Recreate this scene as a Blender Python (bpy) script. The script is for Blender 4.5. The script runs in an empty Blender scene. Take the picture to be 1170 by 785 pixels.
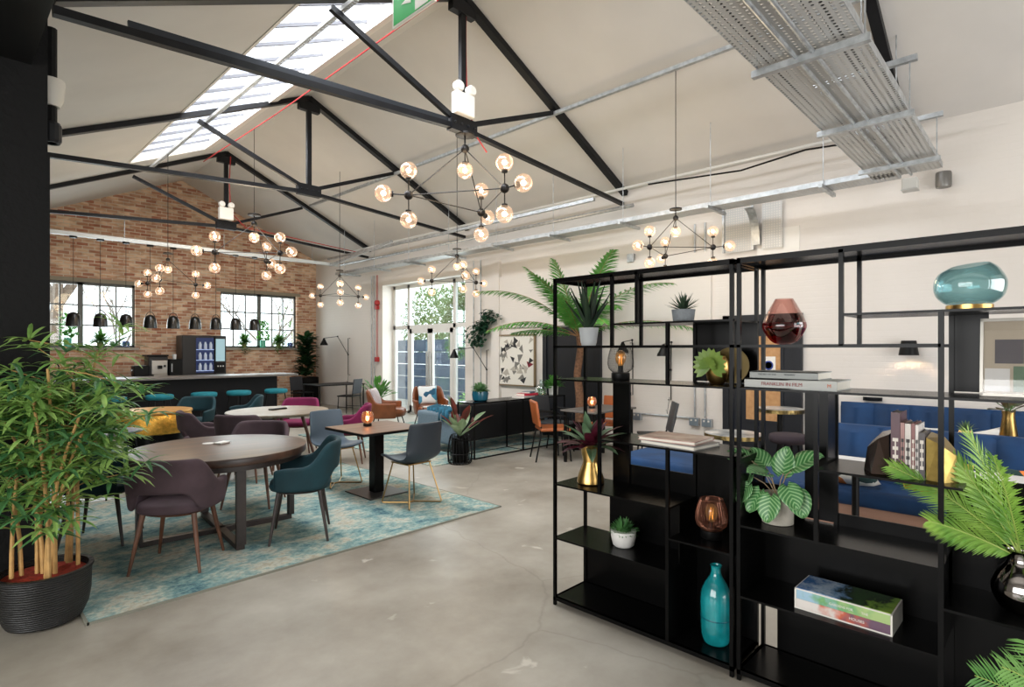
import bpy, bmesh, math, random
from mathutils import Vector, Matrix
PI = math.pi
C = bpy.context.scene.collection
scn = bpy.context.scene
# ---------------------------------------------------------------- camera, world, light, exposure
cam = bpy.data.cameras.new('camera'); cam.sensor_width = 36; cam.lens = 19.69; cam.shift_y = 0.0056
cam.clip_start = .05; cam.clip_end = 200
co = bpy.data.objects.new('camera', cam); C.objects.link(co)
co.location = (0, 0, 1.6); co.rotation_euler = (PI/2, 0, math.radians(-46.1)); scn.camera = co
w = bpy.data.worlds.new('sky'); scn.world = w; w.use_nodes = True
bg = w.node_tree.nodes['Background']; bg.inputs[0].default_value = (.93, .96, 1, 1); bg.inputs[1].default_value = 3.0
scn.view_settings.view_transform = 'Standard'; scn.view_settings.look = 'None'
scn.view_settings.gamma = 1; scn.view_settings.use_curve_mapping = False
scn.view_settings.exposure = 0.03
scn.cycles.max_bounces = 8; scn.cycles.diffuse_bounces = 4; scn.cycles.transparent_max_bounces = 24
scn.cycles.sample_clamp_indirect = 4; scn.cycles.caustics_reflective = False; scn.cycles.caustics_refractive = False
def area(name, loc, rot, sx, sy, power, col=(1, 1, 1)):
    l = bpy.data.lights.new(name, 'AREA'); l.shape = 'RECTANGLE'; l.size = sx; l.size_y = sy; l.energy = power; l.color = col
    o = bpy.data.objects.new(name, l); C.objects.link(o); o.location = loc; o.rotation_euler = rot; return o
# daylight entering through the skylight, the glass doors and the brick-wall windows, plus added fill from unseen sides
area('skylight_daylight', (3.1, 6.5, 5.75), (0, math.radians(-25), 0), 1.2, 10, 600, (1, .985, .965))
area('door_daylight', (9.4, 10.8, 2.0), (0, math.radians(90), 0), 3, 2.6, 190, (.95, .98, 1))
area('window_daylight', (2.4, 16.15, 2.4), (math.radians(-90), 0, 0), 2, 1.4, 70, (.97, .99, 1))
area('window_daylight', (6.35, 16.15, 2.4), (math.radians(-90), 0, 0), 2, 1.4, 70, (.97, .99, 1))
area('left_fill', (-3.35, 1.2, 1.8), (0, math.radians(-90), 0), 2.4, 5, 210, (1, .98, .95))  # added fill for the shelving fronts, set at the unseen left wall
area('rear_fill', (3.7, -3.4, 1.7), (math.radians(85), 0, 0), 5, 2.6, 130, (1, .97, .93))  # added fill from behind the camera to brighten the shelf objects

# ---------------------------------------------------------------- helpers
def lin(c):
    return tuple(((v/255)/12.92 if v/255 <= .04045 else ((v/255+.055)/1.055)**2.4) for v in c) + (1,)
MT = {}
def M(name, col, rough=.5, metal=0, var=0, vs=8, bump=0, bs=60, spec=.5, sheen=0, emit=0, col2=None, coat=0):
    if name in MT: return MT[name]
    m = bpy.data.materials.new(name); m.use_nodes = True; nt = m.node_tree; N = nt.nodes; L = nt.links
    b = N['Principled BSDF']; c = lin(col)
    b.inputs['Base Color'].default_value = c; b.inputs['Roughness'].default_value = rough; b.inputs['Metallic'].default_value = metal
    b.inputs['Specular IOR Level'].default_value = spec
    if sheen: b.inputs['Sheen Weight'].default_value = sheen; b.inputs['Sheen Roughness'].default_value = .35; b.inputs['Sheen Tint'].default_value = tuple(min(1, v*2.2+.05) for v in c[:3])+(1,)
    if coat: b.inputs['Coat Weight'].default_value = coat; b.inputs['Coat Roughness'].default_value = .1
    if emit: b.inputs['Emission Color'].default_value = c; b.inputs['Emission Strength'].default_value = emit
    tc = N.new('ShaderNodeTexCoord')
    if var or col2:
        n = N.new('ShaderNodeTexNoise'); n.inputs['Scale'].default_value = vs; n.inputs['Detail'].default_value = 5
        L.new(tc.outputs['Object'], n.inputs['Vector'])
        r = N.new('ShaderNodeValToRGB'); r.color_ramp.elements[0].position = .35; r.color_ramp.elements[1].position = .65
        d = lin(col2) if col2 else tuple(v*(1-var) for v in c[:3])+(1,)
        e = c if col2 else tuple(min(1, v*(1+var)) for v in c[:3])+(1,)
        r.color_ramp.elements[0].color = d; r.color_ramp.elements[1].color = e
        L.new(n.outputs['Fac'], r.inputs['Fac']); L.new(r.outputs['Color'], b.inputs['Base Color'])
    if bump:
        n2 = N.new('ShaderNodeTexNoise'); n2.inputs['Scale'].default_value = bs; n2.inputs['Detail'].default_value = 3
        L.new(tc.outputs['Object'], n2.inputs['Vector'])
        bp = N.new('ShaderNodeBump'); bp.inputs['Strength'].default_value = bump; bp.inputs['Distance'].default_value = .01
        L.new(n2.outputs['Fac'], bp.inputs['Height']); L.new(bp.outputs['Normal'], b.inputs['Normal'])
    MT[name] = m; return m
def glassmat(name, tint, refl=.1, rough=.02, glow=0, gcol=(255, 200, 140)):
    m = bpy.data.materials.new(name); m.use_nodes = True; nt = m.node_tree; N = nt.nodes; L = nt.links
    N.remove(N['Principled BSDF']); out = N['Material Output']
    t = N.new('ShaderNodeBsdfTransparent'); t.inputs[0].default_value = lin(tint)
    g = N.new('ShaderNodeBsdfGlossy'); g.inputs['Roughness'].default_value = rough
    lw = N.new('ShaderNodeLayerWeight'); lw.inputs['Blend'].default_value = .25
    mm = N.new('ShaderNodeMath'); mm.operation = 'MULTIPLY_ADD'; mm.inputs[1].default_value = .55; mm.inputs[2].default_value = refl
    L.new(lw.outputs['Facing'], mm.inputs[0])
    mx = N.new('ShaderNodeMixShader'); L.new(mm.outputs[0], mx.inputs[0]); L.new(t.outputs[0], mx.inputs[1]); L.new(g.outputs[0], mx.inputs[2])
    last = mx
    if glow:
        e = N.new('ShaderNodeEmission'); e.inputs[0].default_value = lin(gcol); e.inputs[1].default_value = glow
        a = N.new('ShaderNodeAddShader'); L.new(mx.outputs[0], a.inputs[0]); L.new(e.outputs[0], a.inputs[1]); last = a
    L.new(last.outputs[0], out.inputs[0]); return m
def nb(): return bmesh.new()
def bx(bm, x0, x1, y0, y1, z0, z1):
    v = [bm.verts.new((x, y, z)) for x in (x0, x1) for y in (y0, y1) for z in (z0, z1)]
    for f in ((0, 1, 3, 2), (4, 6, 7, 5), (0, 4, 5, 1), (2, 3, 7, 6), (0, 2, 6, 4), (1, 5, 7, 3)): bm.faces.new([v[i] for i in f])
    return v
def box(*a): b = nb(); bx(b, *a); return b
def rbox(x0, x1, y0, y1, z0, z1, r=.02, seg=3):
    b = nb(); bx(b, x0, x1, y0, y1, z0, z1); bmesh.ops.bevel(b, geom=b.edges[:], offset=r, segments=seg, affect='EDGES', profile=.6); return b
def frm(d):
    d = Vector(d).normalized(); u = Vector((0, 0, 1)) if abs(d.z) < .95 else Vector((1, 0, 0))
    a = d.cross(u).normalized(); return a, a.cross(d).normalized()
def tube(bm, pts, r, n=8, r1=None, caps=True, sq=False):
    pts = [Vector(p) for p in pts]; rings = []; k = len(pts)
    if sq: n = 4
    a0 = None
    for i, p in enumerate(pts):
        d = pts[min(i+1, k-1)]-pts[max(i-1, 0)]
        if d.length < 1e-7: d = Vector((0, 0, 1))
        if a0 is None: a, b = frm(d)
        else:
            dn = d.normalized(); a = (a0-dn*a0.dot(dn))
            a = a.normalized() if a.length > 1e-6 else frm(d)[0]; b = a.cross(dn).normalized()
        a0 = a
        rr = r[i] if isinstance(r, (list, tuple)) else (r+(r1-r)*i/max(1, k-1) if r1 is not None else r)
        off = PI/4 if sq else 0; m = rr*(1.414 if sq else 1)
        rings.append([bm.verts.new(p+a*math.cos(2*PI*j/n+off)*m+b*math.sin(2*PI*j/n+off)*m) for j in range(n)])
    for i in range(k-1):
        for j in range(n): bm.faces.new((rings[i][j], rings[i][(j+1) % n], rings[i+1][(j+1) % n], rings[i+1][j]))
    if caps: bm.faces.new(rings[0][::-1]); bm.faces.new(rings[-1])
    return bm
def T(pts, r, n=8, r1=None, sq=False): return tube(nb(), pts, r, n, r1, True, sq)
def lathe(bm, prof, n=24, cx=0, cy=0, cz=0, sx=1, sy=1, close=False):
    rings = []
    for r, z in prof: rings.append([bm.verts.new((cx+r*sx*math.cos(2*PI*j/n), cy+r*sy*math.sin(2*PI*j/n), cz+z)) for j in range(n)])
    for i in range(len(prof)-1):
        for j in range(n): bm.faces.new((rings[i][j], rings[i][(j+1) % n], rings[i+1][(j+1) % n], rings[i+1][j]))
    if prof[0][0] > .0005: bm.faces.new(rings[0][::-1])
    if not close and prof[-1][0] > .0005: bm.faces.new(rings[-1])
    return bm
def cr_(pf, m=4):
    out = []
    for i in range(len(pf)-1):
        p0, p1, p2, p3 = pf[max(0, i-1)], pf[i], pf[i+1], pf[min(len(pf)-1, i+2)]
        for k in range(m):
            t = k/m; out.append(tuple(max(0 if q == 0 else -9, .5*(2*p1[q]+(p2[q]-p0[q])*t+(2*p0[q]-5*p1[q]+4*p2[q]-p3[q])*t*t+(3*p1[q]-p0[q]-3*p2[q]+p3[q])*t**3)) for q in (0, 1)))
    return out+[pf[-1]]
def La(prof, n=24, **k): return lathe(nb(), prof, n, **k)
def ball(bm, c, r, seg=16, sz=1):
    m = Matrix.Translation(c) @ Matrix.Diagonal((r, r, r*sz, 1)); bmesh.ops.create_uvsphere(bm, u_segments=seg, v_segments=max(8, seg//2), radius=1, matrix=m); return bm
def obj(name, bm, mat, parent=None, loc=None, smooth=False, mods=(), wpos=False, rz=0):
    """one mesh object; wpos: coordinates given in the room's frame for an unrotated parent"""
    if wpos and parent is not None: bmesh.ops.translate(bm, verts=bm.verts[:], vec=-Vector(parent.location))
    bmesh.ops.recalc_face_normals(bm, faces=bm.faces[:])
    if smooth:
        for f in bm.faces: f.smooth = True
        if smooth != 2:
            for e in bm.edges:
                if len(e.link_faces) == 2 and e.calc_face_angle(0) > .7: e.smooth = False
    me = bpy.data.meshes.new(name); bm.to_mesh(me); bm.free()
    me.materials.append(mat)
    o = bpy.data.objects.new(name, me); C.objects.link(o)
    if parent is not None: o.parent = parent
    if loc: o.location = loc
    if rz: o.rotation_euler = (0, 0, rz)
    for kind, kw in mods:
        md = o.modifiers.new(kind.lower(), kind)
        for k, v in kw.items(): setattr(md, k, v)
    return o
def thing(name, label, cat, loc=(0, 0, 0), rz=0, group=None):
    o = bpy.data.objects.new(name, None); C.objects.link(o); o.location = loc; o.rotation_euler = (0, 0, rz); o.empty_display_size = .05
    o['label'] = label; o['category'] = cat
    if group: o['group'] = group
    return o
def tag(o, label, cat, group=None, kind=None):
    o['label'] = label; o['category'] = cat
    if group: o['group'] = group
    if kind: o['kind'] = kind
    return o
def struct(name, bm, mat, parent=None, **k):
    o = obj(name, bm, mat, parent, **k)
    if parent is None: o['kind'] = 'structure'
    return o
def kids(o): return [x for x in C.objects if x.parent == o]
def dup(root, loc, rz, label, group=None, scale=None):
    def cp(o, par):
        c = o.copy(); C.objects.link(c)
        if par is not None: c.parent = par
        for ch in kids(o): cp(ch, c)
        return c
    r = cp(root, None); r.location = loc; r.rotation_euler = (0, 0, rz); r['label'] = label
    if group: r['group'] = group
    if scale: r.scale = (scale,)*3
    return r
def face(dx, dy): return math.atan2(-dx, dy)
def leaf(bm, p, d, L_, W, droop=.3, n=4, fold=.25, up=None, w0=.15, tipr=.03):
    """a curved blade: starts at p, heads along d, bends down by droop"""
    d = Vector(d).normalized(); s = d.cross(Vector(up or (0, 0, 1)))
    s = s.normalized() if s.length > .05 else Vector((1, 0, 0)); pr = None; p = Vector(p); dd = d.copy()
    for i in range(n+1):
        t = i/n; ww = W*(math.sin(PI*min(1, (t*.86+w0)))**.8 if t < 1 else tipr)*.5; nn = s.cross(dd).normalized()
        if nn.z < 0: nn = -nn
        a = bm.verts.new(p-s*ww+nn*ww*fold); b = bm.verts.new(p); c = bm.verts.new(p+s*ww+nn*ww*fold)
        if pr: bm.faces.new((pr[0], pr[1], b, a)); bm.faces.new((pr[1], pr[2], c, b))
        pr = (a, b, c); p = p+dd*(L_/n); dd = (dd+Vector((0, 0, -droop/n))).normalized()
def text_mesh(name, s, size, mat, parent, loc, rot, label=None, depth=.001):
    cu = bpy.data.curves.new(name, 'FONT'); cu.body = s; cu.size = size; cu.extrude = depth; cu.align_x = 'CENTER'; cu.align_y = 'CENTER'
    t = bpy.data.objects.new(name, cu); C.objects.link(t); bpy.context.view_layer.update()
    me = bpy.data.meshes.new_from_object(t.evaluated_get(bpy.context.evaluated_depsgraph_get())); C.objects.unlink(t); bpy.data.objects.remove(t)
    me.materials.clear(); me.materials.append(mat)
    o = bpy.data.objects.new(name, me); C.objects.link(o); o.parent = parent; o.location = loc; o.rotation_euler = rot
    return o
R = random.Random(7)

# ---------------------------------------------------------------- materials
black = M('black_metal', (9, 9, 9), .24, 0, spec=.12)
steelblk = M('painted_steel', (22, 23, 26), .45, 0, var=.25, vs=6, spec=.25)
wireblk = M('black_wire', (11, 11, 11), .45, spec=.2)
galv = M('galvanised_steel', (176, 180, 182), .38, .75, var=.2, vs=14)
brass = M('brushed_brass', (196, 160, 96), .28, 1, var=.12, vs=20)
goldm = M('thin_gold_metal', (170, 140, 92), .3, 1)
teal = M('teal_velvet', (3, 46, 54), .8, sheen=.25, var=.2, vs=5)
tealb = M('bright_teal_velvet', (12, 110, 124), .8, sheen=.2, var=.15, vs=8)
mauve = M('mauve_velvet', (70, 54, 60), .8, sheen=.3, var=.2, vs=5)
magenta = M('magenta_velvet', (112, 12, 66), .8, sheen=.2, var=.2, vs=5)
navyv = M('navy_velvet', (6, 52, 94), .75, sheen=.1, var=.22, vs=4)
slate = M('dark_blue_leather', (34, 43, 52), .42, bump=.12, bs=120)
greyblue = M('grey_blue_leather', (76, 92, 106), .42, bump=.12, bs=120)
tan = M('tan_leather', (124, 68, 36), .34, var=.18, vs=6, bump=.15, bs=90)
walnut = M('walnut_wood', (96, 62, 44), .45, var=.3, vs=9)
dwood = M('dark_wood_leg', (44, 34, 30), .45, var=.3, vs=9)
white = M('white_paint', (232, 228, 220), .5)
whiteg = M('white_ceramic', (225, 224, 220), .35, bump=.1, bs=80)
concp = M('concrete_pot', (176, 170, 158), .85, var=.12, vs=18, bump=.3, bs=60)
greyp = M('grey_pot', (122, 128, 132), .7, var=.15, vs=30, bump=.15, bs=80)
lgreyp = M('light_grey_pot', (168, 172, 174), .6)
soil = M('soil', (48, 34, 26), .95, bump=.5, bs=60)
glass = glassmat('clear_glass', (245, 250, 250), .05)
red = M('red_paint', (170, 40, 40), .5)
greyf = M('grey_fabric', (118, 126, 132), .85, var=.1, vs=60)
def leafmat(name, a, b, rough=.42, tr=.25):
    m = M(name, a, rough, col2=b, vs=7); m.node_tree.nodes['Principled BSDF'].inputs['Subsurface Weight'].default_value = 0
    nt = m.node_tree; N = nt.nodes; L = nt.links; p = N['Principled BSDF']; t = N.new('ShaderNodeBsdfTranslucent'); t.inputs[0].default_value = lin(a)
    mx = N.new('ShaderNodeMixShader'); mx.inputs[0].default_value = tr
    L.new(p.outputs[0], mx.inputs[1]); L.new(t.outputs[0], mx.inputs[2]); L.new(mx.outputs[0], N['Material Output'].inputs[0]); return m
green = leafmat('leaf_green', (92, 146, 62), (44, 92, 38))
lgreen = leafmat('leaf_light_green', (140, 184, 84), (88, 146, 52))
dgreen = leafmat('leaf_dark_green', (40, 74, 40), (22, 48, 28))
fern = leafmat('leaf_fern', (104, 168, 78), (62, 124, 50))
palmg = leafmat('leaf_palm', (160, 198, 90), (90, 146, 56))
maroon = leafmat('leaf_maroon', (96, 26, 46), (54, 34, 38))
silv = leafmat('leaf_silver_green', (120, 150, 116), (50, 84, 52))
aloe = leafmat('leaf_aloe', (46, 66, 44), (26, 44, 34))
bamboo = M('bamboo_cane', (176, 138, 84), .5, var=.25, vs=12)
bark = M('palm_bark', (112, 80, 58), .9, var=.35, vs=26, bump=.8, bs=40)

def nodes(m): return m.node_tree.nodes, m.node_tree.links
# brick: mottled London stock
def brickmat(name, white_=False):
    m = bpy.data.materials.new(name); m.use_nodes = True; N, L = nodes(m); b = N['Principled BSDF']
    tc = N.new('ShaderNodeTexCoord'); sep = N.new('ShaderNodeSeparateXYZ'); cb = N.new('ShaderNodeCombineXYZ')
    L.new(tc.outputs['Object'], sep.inputs[0]); L.new(sep.outputs['Z'], cb.inputs['Y'])
    ad = N.new('ShaderNodeMath'); L.new(sep.outputs['X'], ad.inputs[0]); L.new(sep.outputs['Y'], ad.inputs[1]); L.new(ad.outputs[0], cb.inputs['X'])
    br = N.new('ShaderNodeTexBrick'); L.new(cb.outputs[0], br.inputs['Vector'])
    for k, v in (('Scale', 1), ('Mortar Size', .010), ('Mortar Smooth', .3), ('Brick Width', .225), ('Row Height', .076), ('Bias', -.05)): br.inputs[k].default_value = v
    bp = N.new('ShaderNodeBump'); bp.inputs['Distance'].default_value = .008
    b.inputs['Roughness'].default_value = .85
    if white_:
        br.inputs['Mortar Size'].default_value = .008
        mxc = N.new('ShaderNodeMixRGB'); mxc.inputs[1].default_value = lin((228, 222, 215)); mxc.inputs[2].default_value = lin((216, 210, 202))
        nz = N.new('ShaderNodeTexNoise'); nz.inputs['Scale'].default_value = 1.2; nz.inputs['Detail'].default_value = 4; L.new(tc.outputs['Object'], nz.inputs[0])
        L.new(nz.outputs[0], mxc.inputs[0]); L.new(mxc.outputs[0], b.inputs['Base Color']); b.inputs['Roughness'].default_value = .85
        nz2 = N.new('ShaderNodeTexNoise'); nz2.inputs['Scale'].default_value = 14; L.new(tc.outputs['Object'], nz2.inputs[0])
        a2 = N.new('ShaderNodeMath'); a2.operation = 'SUBTRACT'; L.new(nz2.outputs[0], a2.inputs[0]); L.new(br.outputs['Fac'], a2.inputs[1])
        L.new(a2.outputs[0], bp.inputs['Height']); bp.inputs['Strength'].default_value = .22
    else:
        br.inputs['Color1'].default_value = lin((236, 204, 172)); br.inputs['Color2'].default_value = lin((178, 112, 84)); br.inputs['Mortar'].default_value = lin((224, 206, 184))
        n1 = N.new('ShaderNodeTexNoise'); n1.inputs['Scale'].default_value = 3.2; n1.inputs['Detail'].default_value = 6; L.new(cb.outputs[0], n1.inputs[0])
        mp = N.new('ShaderNodeMapping'); mp.inputs['Scale'].default_value = (4.5, 13.2, 1); L.new(cb.outputs[0], mp.inputs[0])
        n2 = N.new('ShaderNodeTexNoise'); n2.inputs['Scale'].default_value = 1.0; n2.inputs['Detail'].default_value = 1; L.new(mp.outputs[0], n2.inputs[0])
        rp = N.new('ShaderNodeValToRGB'); rp.color_ramp.elements[0].position = .5; rp.color_ramp.elements[1].position = .62
        rp.color_ramp.elements[0].color = (1, 1, 1, 1); rp.color_ramp.elements[1].color = lin((236, 220, 210)); L.new(n2.outputs[0], rp.inputs[0])
        mu = N.new('ShaderNodeMixRGB'); mu.blend_type = 'MULTIPLY'; mu.inputs[0].default_value = 1; L.new(br.outputs['Color'], mu.inputs[1]); L.new(rp.outputs[0], mu.inputs[2])
        rp2 = N.new('ShaderNodeValToRGB'); rp2.color_ramp.elements[0].color = (.72, .7, .68, 1); rp2.color_ramp.elements[1].color = (1.0, 1.0, 1.0, 1); rp2.color_ramp.elements[0].position = .3; rp2.color_ramp.elements[1].position = .6
        L.new(n1.outputs[0], rp2.inputs[0])
        mu2 = N.new('ShaderNodeMixRGB'); mu2.blend_type = 'MULTIPLY'; mu2.inputs[0].default_value = 1; L.new(mu.outputs[0], mu2.inputs[1]); L.new(rp2.outputs[0], mu2.inputs[2])
        L.new(mu2.outputs[0], b.inputs['Base Color'])
        iv = N.new('ShaderNodeMath'); iv.operation = 'SUBTRACT'; iv.inputs[0].default_value = 1; L.new(br.outputs['Fac'], iv.inputs[1]); L.new(iv.outputs[0], bp.inputs['Height']); bp.inputs['Strength'].default_value = .6
    L.new(bp.outputs[0], b.inputs['Normal']); MT[name] = m; return m
brick = brickmat('brick'); wbrick = brickmat('white_painted_brick', True)
plaster = M('ceiling_plaster', (214, 210, 205), .75, var=.03, vs=1.5)
# polished concrete
fm = bpy.data.materials.new('polished_concrete'); fm.use_nodes = True; N, L = nodes(fm); b = N['Principled BSDF']
tc = N.new('ShaderNodeTexCoord'); n1 = N.new('ShaderNodeTexNoise'); n1.inputs['Scale'].default_value = .9; n1.inputs['Detail'].default_value = 9; n1.inputs['Roughness'].default_value = .62; L.new(tc.outputs['Object'], n1.inputs[0])
r1 = N.new('ShaderNodeValToRGB'); r1.color_ramp.elements[0].position = .3; r1.color_ramp.elements[1].position = .7; r1.color_ramp.elements[0].color = lin((120, 112, 100)); r1.color_ramp.elements[1].color = lin((172, 167, 156)); L.new(n1.outputs[0], r1.inputs[0])
n2 = N.new('ShaderNodeTexNoise'); n2.inputs['Scale'].default_value = 3.4; n2.inputs['Detail'].default_value = 6; n2.inputs['Distortion'].default_value = .6; L.new(tc.outputs['Object'], n2.inputs[0])
r2 = N.new('ShaderNodeValToRGB'); r2.color_ramp.elements[0].position = .68; r2.color_ramp.elements[1].position = .73; r2.color_ramp.elements[0].color = (0, 0, 0, 1); r2.color_ramp.elements[1].color = (.6, .6, .6, 1); L.new(n2.outputs[0], r2.inputs[0])
mx = N.new('ShaderNodeMixRGB'); L.new(r2.outputs[0], mx.inputs[0]); L.new(r1.outputs[0], mx.inputs[1]); mx.inputs[2].default_value = lin((205, 200, 188))
wv = N.new('ShaderNodeTexVoronoi'); wv.feature = 'DISTANCE_TO_EDGE'; wv.inputs['Scale'].default_value = .33
nd = N.new('ShaderNodeTexNoise'); nd.inputs['Scale'].default_value = 3; nd.inputs['Detail'].default_value = 6; L.new(tc.outputs['Object'], nd.inputs[0])
va = N.new('ShaderNodeMixRGB'); va.blend_type = 'ADD'; va.inputs[0].default_value = .18; L.new(tc.outputs['Object'], va.inputs[1]); L.new(nd.outputs['Color'], va.inputs[2]); L.new(va.outputs[0], wv.inputs['Vector'])
r3 = N.new('ShaderNodeValToRGB'); r3.color_ramp.elements[0].position = 0; r3.color_ramp.elements[1].position = .0012; r3.color_ramp.elements[0].color = (.45, .42, .38, 1); r3.color_ramp.elements[1].color = (1, 1, 1, 1); L.new(wv.outputs['Distance'], r3.inputs[0])
mu = N.new('ShaderNodeMixRGB'); mu.blend_type = 'MULTIPLY'; mu.inputs[0].default_value = .28; L.new(mx.outputs[0], mu.inputs[1]); L.new(r3.outputs[0], mu.inputs[2]); L.new(mu.outputs[0], b.inputs['Base Color'])
b.inputs['Roughness'].default_value = .36; b.inputs['Specular IOR Level'].default_value = .45; concrete = fm
# distressed rug
def rugmat():
    m = bpy.data.materials.new('distressed_rug'); m.use_nodes = True; N, L = nodes(m); b = N['Principled BSDF']; b.inputs['Roughness'].default_value = .95
    tc = N.new('ShaderNodeTexCoord'); mp = N.new('ShaderNodeMapping'); mp.inputs['Scale'].default_value = (1.25, 1.6, 1); L.new(tc.outputs['Object'], mp.inputs[0])
    n = N.new('ShaderNodeTexNoise'); n.inputs['Scale'].default_value = 2.2; n.inputs['Detail'].default_value = 12; n.inputs['Roughness'].default_value = .8; n.inputs['Distortion'].default_value = .15; L.new(mp.outputs[0], n.inputs[0])
    r = N.new('ShaderNodeValToRGB'); cr = r.color_ramp; cr.elements[0].position = .30; cr.elements[0].color = lin((28, 60, 82)); cr.elements[1].position = .78; cr.elements[1].color = lin((206, 196, 176))
    for p, c in ((.38, (56, 96, 110)), (.44, (106, 142, 142)), (.50, (142, 164, 156)), (.56, (184, 182, 166)), (.64, (162, 154, 132))):
        e = cr.elements.new(p); e.color = lin(c)
    L.new(n.outputs[0], r.inputs[0])
    n2 = N.new('ShaderNodeTexNoise'); n2.inputs['Scale'].default_value = 22; n2.inputs['Detail'].default_value = 8; L.new(mp.outputs[0], n2.inputs[0])
    r2 = N.new('ShaderNodeValToRGB'); r2.color_ramp.elements[0].color = (.6, .62, .65, 1); r2.color_ramp.elements[0].position = .35; r2.color_ramp.elements[1].position = .6; L.new(n2.outputs[0], r2.inputs[0])
    mu = N.new('ShaderNodeMixRGB'); mu.blend_type = 'MULTIPLY'; mu.inputs[0].default_value = .7; L.new(r.outputs[0], mu.inputs[1]); L.new(r2.outputs[0], mu.inputs[2]); L.new(mu.outputs[0], b.inputs['Base Color']); return m
rug_m = rugmat()
# wood grain, stretched along x
def woodmat(name, a, b_, rough=.4, axis=0, sc=1.2, st=14):
    m = bpy.data.materials.new(name); m.use_nodes = True; N, L = nodes(m); b = N['Principled BSDF']; b.inputs['Roughness'].default_value = rough
    tc = N.new('ShaderNodeTexCoord'); mp = N.new('ShaderNodeMapping'); s = [st, st, st]; s[axis] = 1; mp.inputs['Scale'].default_value = s; L.new(tc.outputs['Object'], mp.inputs[0])
    n = N.new('ShaderNodeTexNoise'); n.inputs['Scale'].default_value = sc; n.inputs['Detail'].default_value = 6; L.new(mp.outputs[0], n.inputs[0])
    r = N.new('ShaderNodeValToRGB'); r.color_ramp.elements[0].position = .3; r.color_ramp.elements[1].position = .7; r.color_ramp.elements[0].color = lin(a); r.color_ramp.elements[1].color = lin(b_)
    L.new(n.outputs[0], r.inputs[0]); L.new(r.outputs[0], b.inputs['Base Color']); return m
tabwood = woodmat('dark_plank_wood', (38, 28, 24), (88, 62, 48), .34)
tabwood2 = woodmat('grey_wood', (112, 100, 86), (152, 140, 122), .4)
cafewood = woodmat('brown_cafe_top', (92, 70, 56), (124, 98, 80), .42)
oakpink = woodmat('pinkish_oak', (170, 128, 108), (198, 158, 138), .5, 1)
cork = woodmat('pale_board', (176, 130, 84), (196, 152, 104), .7)
# perforated steel: holes are real see-through dots of the sheet
def perfmat(name, vec, sc=28):
    m = bpy.data.materials.new(name); m.use_nodes = True; N, L = nodes(m); b = N['Principled BSDF']
    b.inputs['Base Color'].default_value = lin((190, 190, 187)); b.inputs['Metallic'].default_value = .45; b.inputs['Roughness'].default_value = .42
    tc = N.new('ShaderNodeTexCoord'); ml = N.new('ShaderNodeVectorMath'); ml.operation = 'MULTIPLY'; ml.inputs[1].default_value = vec; L.new(tc.outputs['Object'], ml.inputs[0])
    fr = N.new('ShaderNodeVectorMath'); fr.operation = 'FRACTION'; L.new(ml.outputs[0], fr.inputs[0])
    sb = N.new('ShaderNodeVectorMath'); sb.operation = 'SUBTRACT'; sb.inputs[1].default_value = tuple(.5 if v else 0 for v in vec); L.new(fr.outputs[0], sb.inputs[0])
    ln = N.new('ShaderNodeVectorMath'); ln.operation = 'LENGTH'; L.new(sb.outputs[0], ln.inputs[0])
    lt = N.new('ShaderNodeMath'); lt.operation = 'LESS_THAN'; lt.inputs[1].default_value = .27; L.new(ln.outputs['Value'], lt.inputs[0])
    t = N.new('ShaderNodeBsdfTransparent'); mx = N.new('ShaderNodeMixShader'); L.new(lt.outputs[0], mx.inputs[0]); L.new(b.outputs[0], mx.inputs[1]); L.new(t.outputs[0], mx.inputs[2])
    L.new(mx.outputs[0], N['Material Output'].inputs[0]); return m
perf = perfmat('perforated_steel', (25, 25, 0)); perfv = perfmat('perforated_steel_upright', (0, 30, 30))

# ================================================================ ROOM
WX, BY, RX, RZ = 8.0, 15.83, 4.42, 5.87
SL = .46
def cz(x): return RZ-SL*abs(x-RX)
struct('floor', box(-3.5, WX+.4, -3.5, BY+.3, -.2, 0), concrete)
# gable wall in brick with two openings
W1, W2, WB, WT = (1.33, 3.42), (5.33, 7.41), 1.64, 3.13
b = nb()
y0, y1 = BY, BY+.3
for x0, x1, za, zb in ((-3.5, W1[0], 0, 4.1), (W1[0], W1[1], 0, WB), (W1[0], W1[1], WT, 4.1), (W1[1], W2[0], 0, 4.1), (W2[0], W2[1], 0, WB), (W2[0], W2[1], WT, 4.1), (W2[1], WX+.4, 0, 4.1)):
    bx(b, x0, x1, y0, y1, za, zb)
pr = [(-3.5, 4.1), (WX+.4, 4.1), (RX, RZ+.25)]
vs_ = [[b.verts.new((x, y, z)) for x, z in pr] for y in (y0, y1)]
b.faces.new(vs_[0]); b.faces.new(vs_[1][::-1])
for i in range(3): b.faces.new((vs_[0][i], vs_[0][(i+1) % 3], vs_[1][(i+1) % 3], vs_[1][i]))
struct('wall_back', b, brick)
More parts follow.
